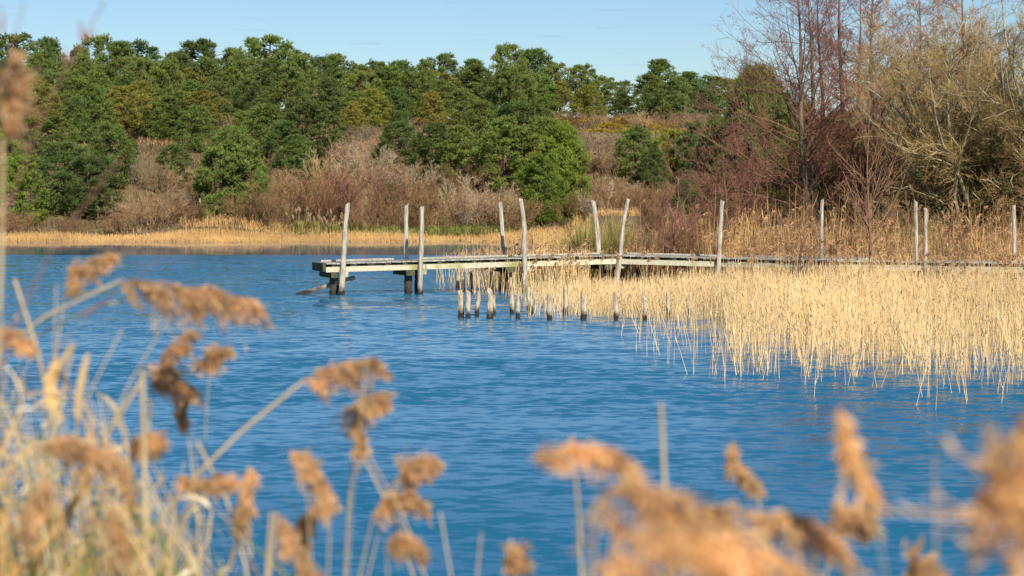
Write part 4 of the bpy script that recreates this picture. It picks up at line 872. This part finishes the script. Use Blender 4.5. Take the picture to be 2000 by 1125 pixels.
for Y, st, sw, lab in BARE: fgreed(Y, None, st, lab, sw=sw, name='bare_stalk', cat='reed stalk', group='headless stalks in front of the camera')
# stems with big dry leaves
fgreed(3.2, None, [(145, 668), (125, 720), (100, 800), (85, 950)], 'reed stem with a hanging dry leaf left of the thick stem', sw=8, leaf=[[(110, 700), (95, 740), (105, 790), (120, 822), 26], [(140, 672), (120, 710), (95, 760), (88, 800), 20]], name='leafy_reed')
fgreed(3.2, None, [(175, 690), (160, 740), (150, 800), (130, 950)], 'reed stem with a narrow dark leaf next to the hanging one', sw=4, leaf=[[(170, 690), (160, 730), (150, 790), (150, 830), 14]], name='leafy_reed')
fgreed(3.0, None, [(375, 985), (330, 1030), (310, 1140)], 'stem with a curled dry leaf above the stout cut stem', sw=6, leaf=[[(390, 975), (370, 990), (350, 1010), 12]], name='leafy_reed')
# the purple willow wand in the corner
def wand(Y, tracks, lab, sw=4):
    root = empty('willow_wand'); base = None
    for j, tr in enumerate(tracks):
        pts = [W(x, y, Y) for x, y in tr]
        if j == 0:
            b = pts[-1]; gz = float(ground_z(b[0], Y)); foot = np.array([b[0] - .05, Y, gz - .05]); pts.append(foot); base = foot; root.location = tuple(foot)
        P = path(pts, 14) - base
        Geo().tubes(P[None], sw / 2 * Y / F * np.linspace(.35, 1.1, 14)[None], 5).build('main_shoot' if j == 0 else 'side_shoot', M['redtwig'], root, smooth_=True)
    tag(root, lab, 'willow wand', 'purple wands at the left')
wand(2.6, [[(205, 0), (185, 30), (160, 70), (140, 115), (120, 150), (60, 215), (0, 290), (-40, 400)], [(155, 40), (158, 55), (160, 72)], [(190, 62), (178, 66), (160, 76)], [(128, 95), (126, 118), (138, 118)]], 'forked purple wand reaching up past the top left corner', 8)
wand(2.6, [[(48, 0), (25, 40), (5, 60), (-30, 120), (-60, 300)], [(3, 15), (6, 40), (2, 62)]], 'short purple wand in the top left corner', 7)
wand(2.8, [[(238, 305), (205, 360), (165, 420), (120, 440), (60, 480), (0, 560), (-40, 700)]], 'reddish wand curving across the far shore at left', 8)
wand(3.4, [[(320, 500), (270, 560), (190, 610), (100, 650), (0, 715), (-40, 800)], [(230, 560), (200, 590), (160, 622)]], 'thin purple wand crossing below the level reed', 3)
wand(3.4, [[(140, 650), (80, 690), (20, 740), (-30, 820)]], 'lowest purple wand at the left edge', 4)
# leafy clump at the lower left: green and dry leaves, uncountable
rng = np.random.default_rng(900)
n = 640; px = rng.uniform(-90, 350, n); Y = rng.uniform(3.0, 4.2, n); top = np.interp(px, [-90, 40, 120, 250, 330], [700, 800, 890, 1010, 1085]) + rng.uniform(-40, 300, n)
tip = np.stack([(px - 1000) * Y / F, Y, EYE + (HY - top) * Y / F], -1); a = rng.normal(.3, .9, n); b = tip.copy(); L0 = rng.uniform(.3, .8, n); b[:, 2] -= L0 * .9; b[:, 0] -= np.sin(a) * .32
u = np.linspace(0, 1, 7)[None, :, None]; P = b[:, None] * (1 - u) + tip[:, None] * u; P[..., 0] += (np.sin(u[..., 0] * 2.2) * rng.normal(.03, .12, (n, 1))); P[:, -1, 2] -= rng.uniform(0, .05, n)
sd = unit(np.stack([np.ones(n), rng.normal(0, .6, n), 0 * a], -1)); wd = rng.uniform(.0012, .0048, (n, 1)) * np.array([[.7, 1, 1, .9, .7, .45, .05]])
gr = rng.random(n) < np.interp(top, [800, 1100], [.35, .6]) * np.interp(px, [-90, 200, 330], [1, .75, .2])
tag(Geo().blades(P[gr], wd[gr], sd[gr]).build('green_leaves', M['greenleaf']), 'yellow green reed leaves massed in the lower left corner', 'reed leaves', kind='stuff')
tag(Geo().blades(P[~gr], wd[~gr] * 1.1, sd[~gr]).build('dry_leaves', M['fgleaf']), 'dry tan reed leaves mixed through the lower left clump', 'reed leaves', kind='stuff')
n = 110; px = rng.uniform(-80, 420, n); Y = rng.uniform(3.0, 4.4, n); top = np.interp(px, [-80, 100, 300, 420], [620, 680, 840, 960]) + rng.uniform(0, 330, n)
tip = np.stack([(px - 1000) * Y / F, Y, EYE + (HY - top) * Y / F], -1); d = unit(np.stack([rng.normal(.1, .5, n), rng.normal(0, .2, n), -np.ones(n)], -1))
P = grow(tip, d, rng.uniform(.3, .9, n), 6, .06, -.03)
g = Geo(); g.tubes(P, np.linspace(.5, 1.2, 6)[None] * rng.uniform(.0008, .0022, (n, 1)), 4)
m = 260; j = rng.integers(0, n, m); k = rng.integers(0, 5, m); q = P[j, k]; a = rng.uniform(0, 6.28, m); dd = np.stack([np.cos(a), np.sin(a) * .5, rng.uniform(-.8, .8, m)], -1)
g.blades(grow(q, dd, rng.uniform(.03, .13, m), 5, .15, -.3), np.array([[.5, 1, .9, .5, .05]]) * rng.uniform(.0015, .0045, (m, 1)), unit(np.cross(dd, rng.normal(0, 1, (m, 3)))))
tag(g.build('dry_stalks', M['fgdry']), 'tangle of thin broken dry stalks and leaf scraps at the lower left', 'dry stalks', kind='stuff')
# bank grass under the camera (below the frame)
n = 9000; X = rng.uniform(-9, 9, n); Y = rng.uniform(-2, 6.2, n); k = ~((np.abs(X) < .8) & (Y < 1.6)); X, Y = X[k], Y[k]; n = len(X); a = rng.uniform(0, 6.28, n)
P = grow(np.stack([X, Y, ground_z(X, Y) - .03], -1), np.stack([np.cos(a) * .4, np.sin(a) * .4, np.ones(n)], -1), rng.uniform(.15, .5, n), 4, .1, -.1)
tag(Geo().blades(P, np.array([[.004, .004, .003, .0005]]), unit(np.stack([-np.sin(a), np.cos(a), 0 * a], -1))).build('bank_grass', M['greenleaf']), 'short grass on the near bank under the reeds', 'grass', kind='stuff')
